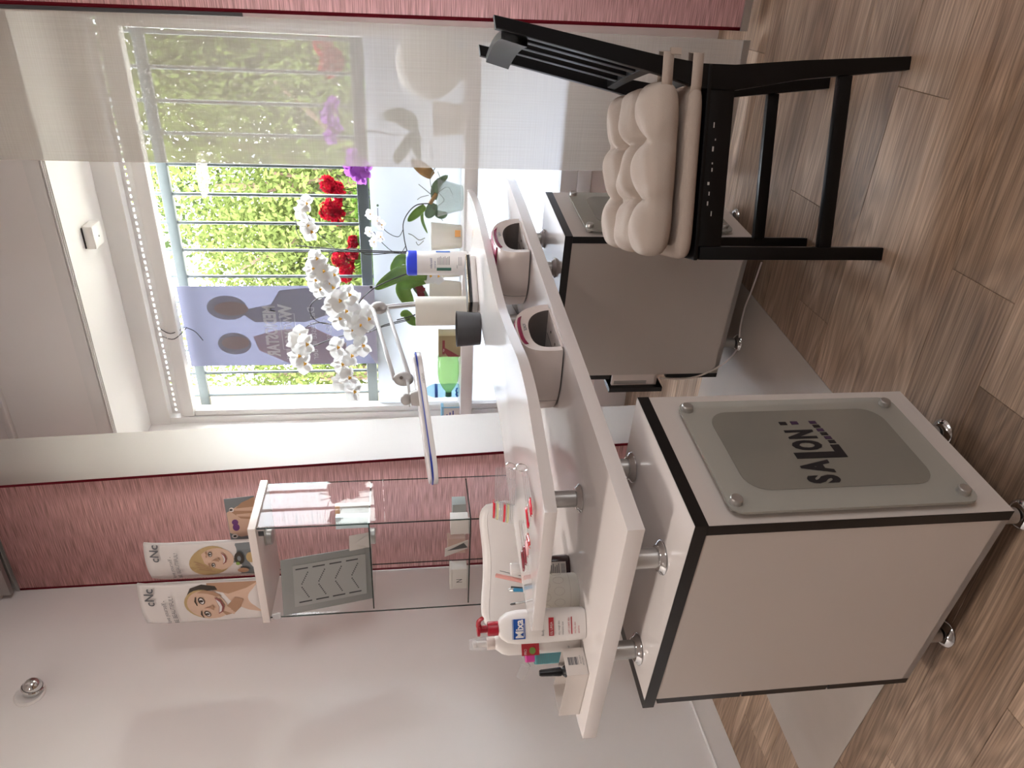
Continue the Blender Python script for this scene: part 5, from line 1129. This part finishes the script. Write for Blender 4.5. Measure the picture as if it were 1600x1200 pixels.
# ---- trees, street and houses beyond
MB().box(-40, 30, YW+.6, 60, -4.2, -4.0).build('g', 'ground'); g_ = bpy.data.objects['g']; g_.name = 'street'; g_['kind'] = 'structure'
def tree(label, c, rx, ry, rz, n, mat, seed, leafsize=.052):
    rs = np.random.default_rng(seed); t = thing('leafy_tree', label, 'tree', (c[0], c[1], -4.0), 'trees beyond the window')
    nb_ = 26; bl_ = rs.normal(size=(nb_, 3)); bl_ /= np.linalg.norm(bl_, axis=1)[:, None]; bl_ = bl_*rs.uniform(.35, .85, (nb_, 1))*V(rx, ry, rz)+V(*c)
    idx = rs.integers(0, nb_, n); d = rs.normal(size=(n, 3)); d /= np.linalg.norm(d, axis=1)[:, None]
    P = bl_[idx]+d*rs.uniform(.55, 1, (n, 1))*V(rx, ry, rz)*.36
    nn = d+rs.normal(size=(n, 3))*.7; nn /= np.linalg.norm(nn, axis=1)[:, None]; a = np.cross(nn, rs.normal(size=(n, 3))); a /= np.linalg.norm(a, axis=1)[:, None]; b_ = np.cross(nn, a); s_ = leafsize*rs.uniform(.6, 1.3, (n, 1))
    vs = np.stack([P-a*s_, P+b_*s_*.5, P+a*s_, P-b_*s_*.5], 1).reshape(-1, 3)-V(c[0], c[1], -4.0)
    me = bpy.data.meshes.new('foliage'); me.from_pydata(vs.tolist(), [], np.arange(4*n).reshape(-1, 4).tolist()); me.materials.append(M[mat]); o = bpy.data.objects.new('foliage', me); COL.objects.link(o); o.parent = t; o['kind'] = 'stuff'
    MB().tube([(c[0], c[1], -4.0), (c[0]+.1, c[1], c[2]-rz*.6), (c[0], c[1], c[2]+rz*.3)], [.22, .16, .05], 10).build('trunk', 'bark', t)
    for k in range(5): a_ = 2*PI*k/5; MB().tube([(c[0], c[1], c[2]-rz*.5), (c[0]+.6*rx*math.cos(a_), c[1]+.6*ry*math.sin(a_), c[2]+rz*.3*(k % 2))], [.08, .02], 6).build('branch', 'bark', t)
    return t
tree('light green tree seen straight beyond the open part of the window', (-3.1, 11.2, 3.0), 2.5, 1.6, 3.3, 24000, 'fol2', 1)
tree('mid green tree seen mostly through the wide sheer panel', (-.6, 12.5, 3.3), 2.4, 1.6, 3.6, 24000, 'fol', 2)
tree('light green tree beyond the banner and the beige outer reveal', (-6.2, 11.0, 2.6), 2.2, 1.5, 3.0, 20000, 'fol2', 3)
tree('darker tree standing behind the others in the street', (-3.4, 15.2, 3.4), 4.6, 1.6, 3.8, 22000, 'fol3', 4, .085)
hb = thing('white_house', 'white rendered house showing in gaps between the trees', 'building', (-5, 20, -4))
MB().box(-16, 6, 20, 26, -4, 8.0).build('walls', 'bldg', hb, smooth=0); MB().box(-16.4, 6.4, 19.6, 26.4, 8.0, 8.4).build('roof_slab', 'grey', hb, smooth=0)
for i in range(9):
    for z in (-2.2, .9, 4.0):
        w_ = MB().box(-15+2.3*i, -13.8+2.3*i, 19.96, 20.02, z, z+1.6).build('window', 'bwin', hb, smooth=0); MB().box(-15.05+2.3*i, -13.75+2.3*i, 19.93, 19.97, z-.06, z).box(-14.43+2.3*i, -14.37+2.3*i, 19.93, 19.97, z, z+1.6).build('sash_bar', 'frame', w_, smooth=0)
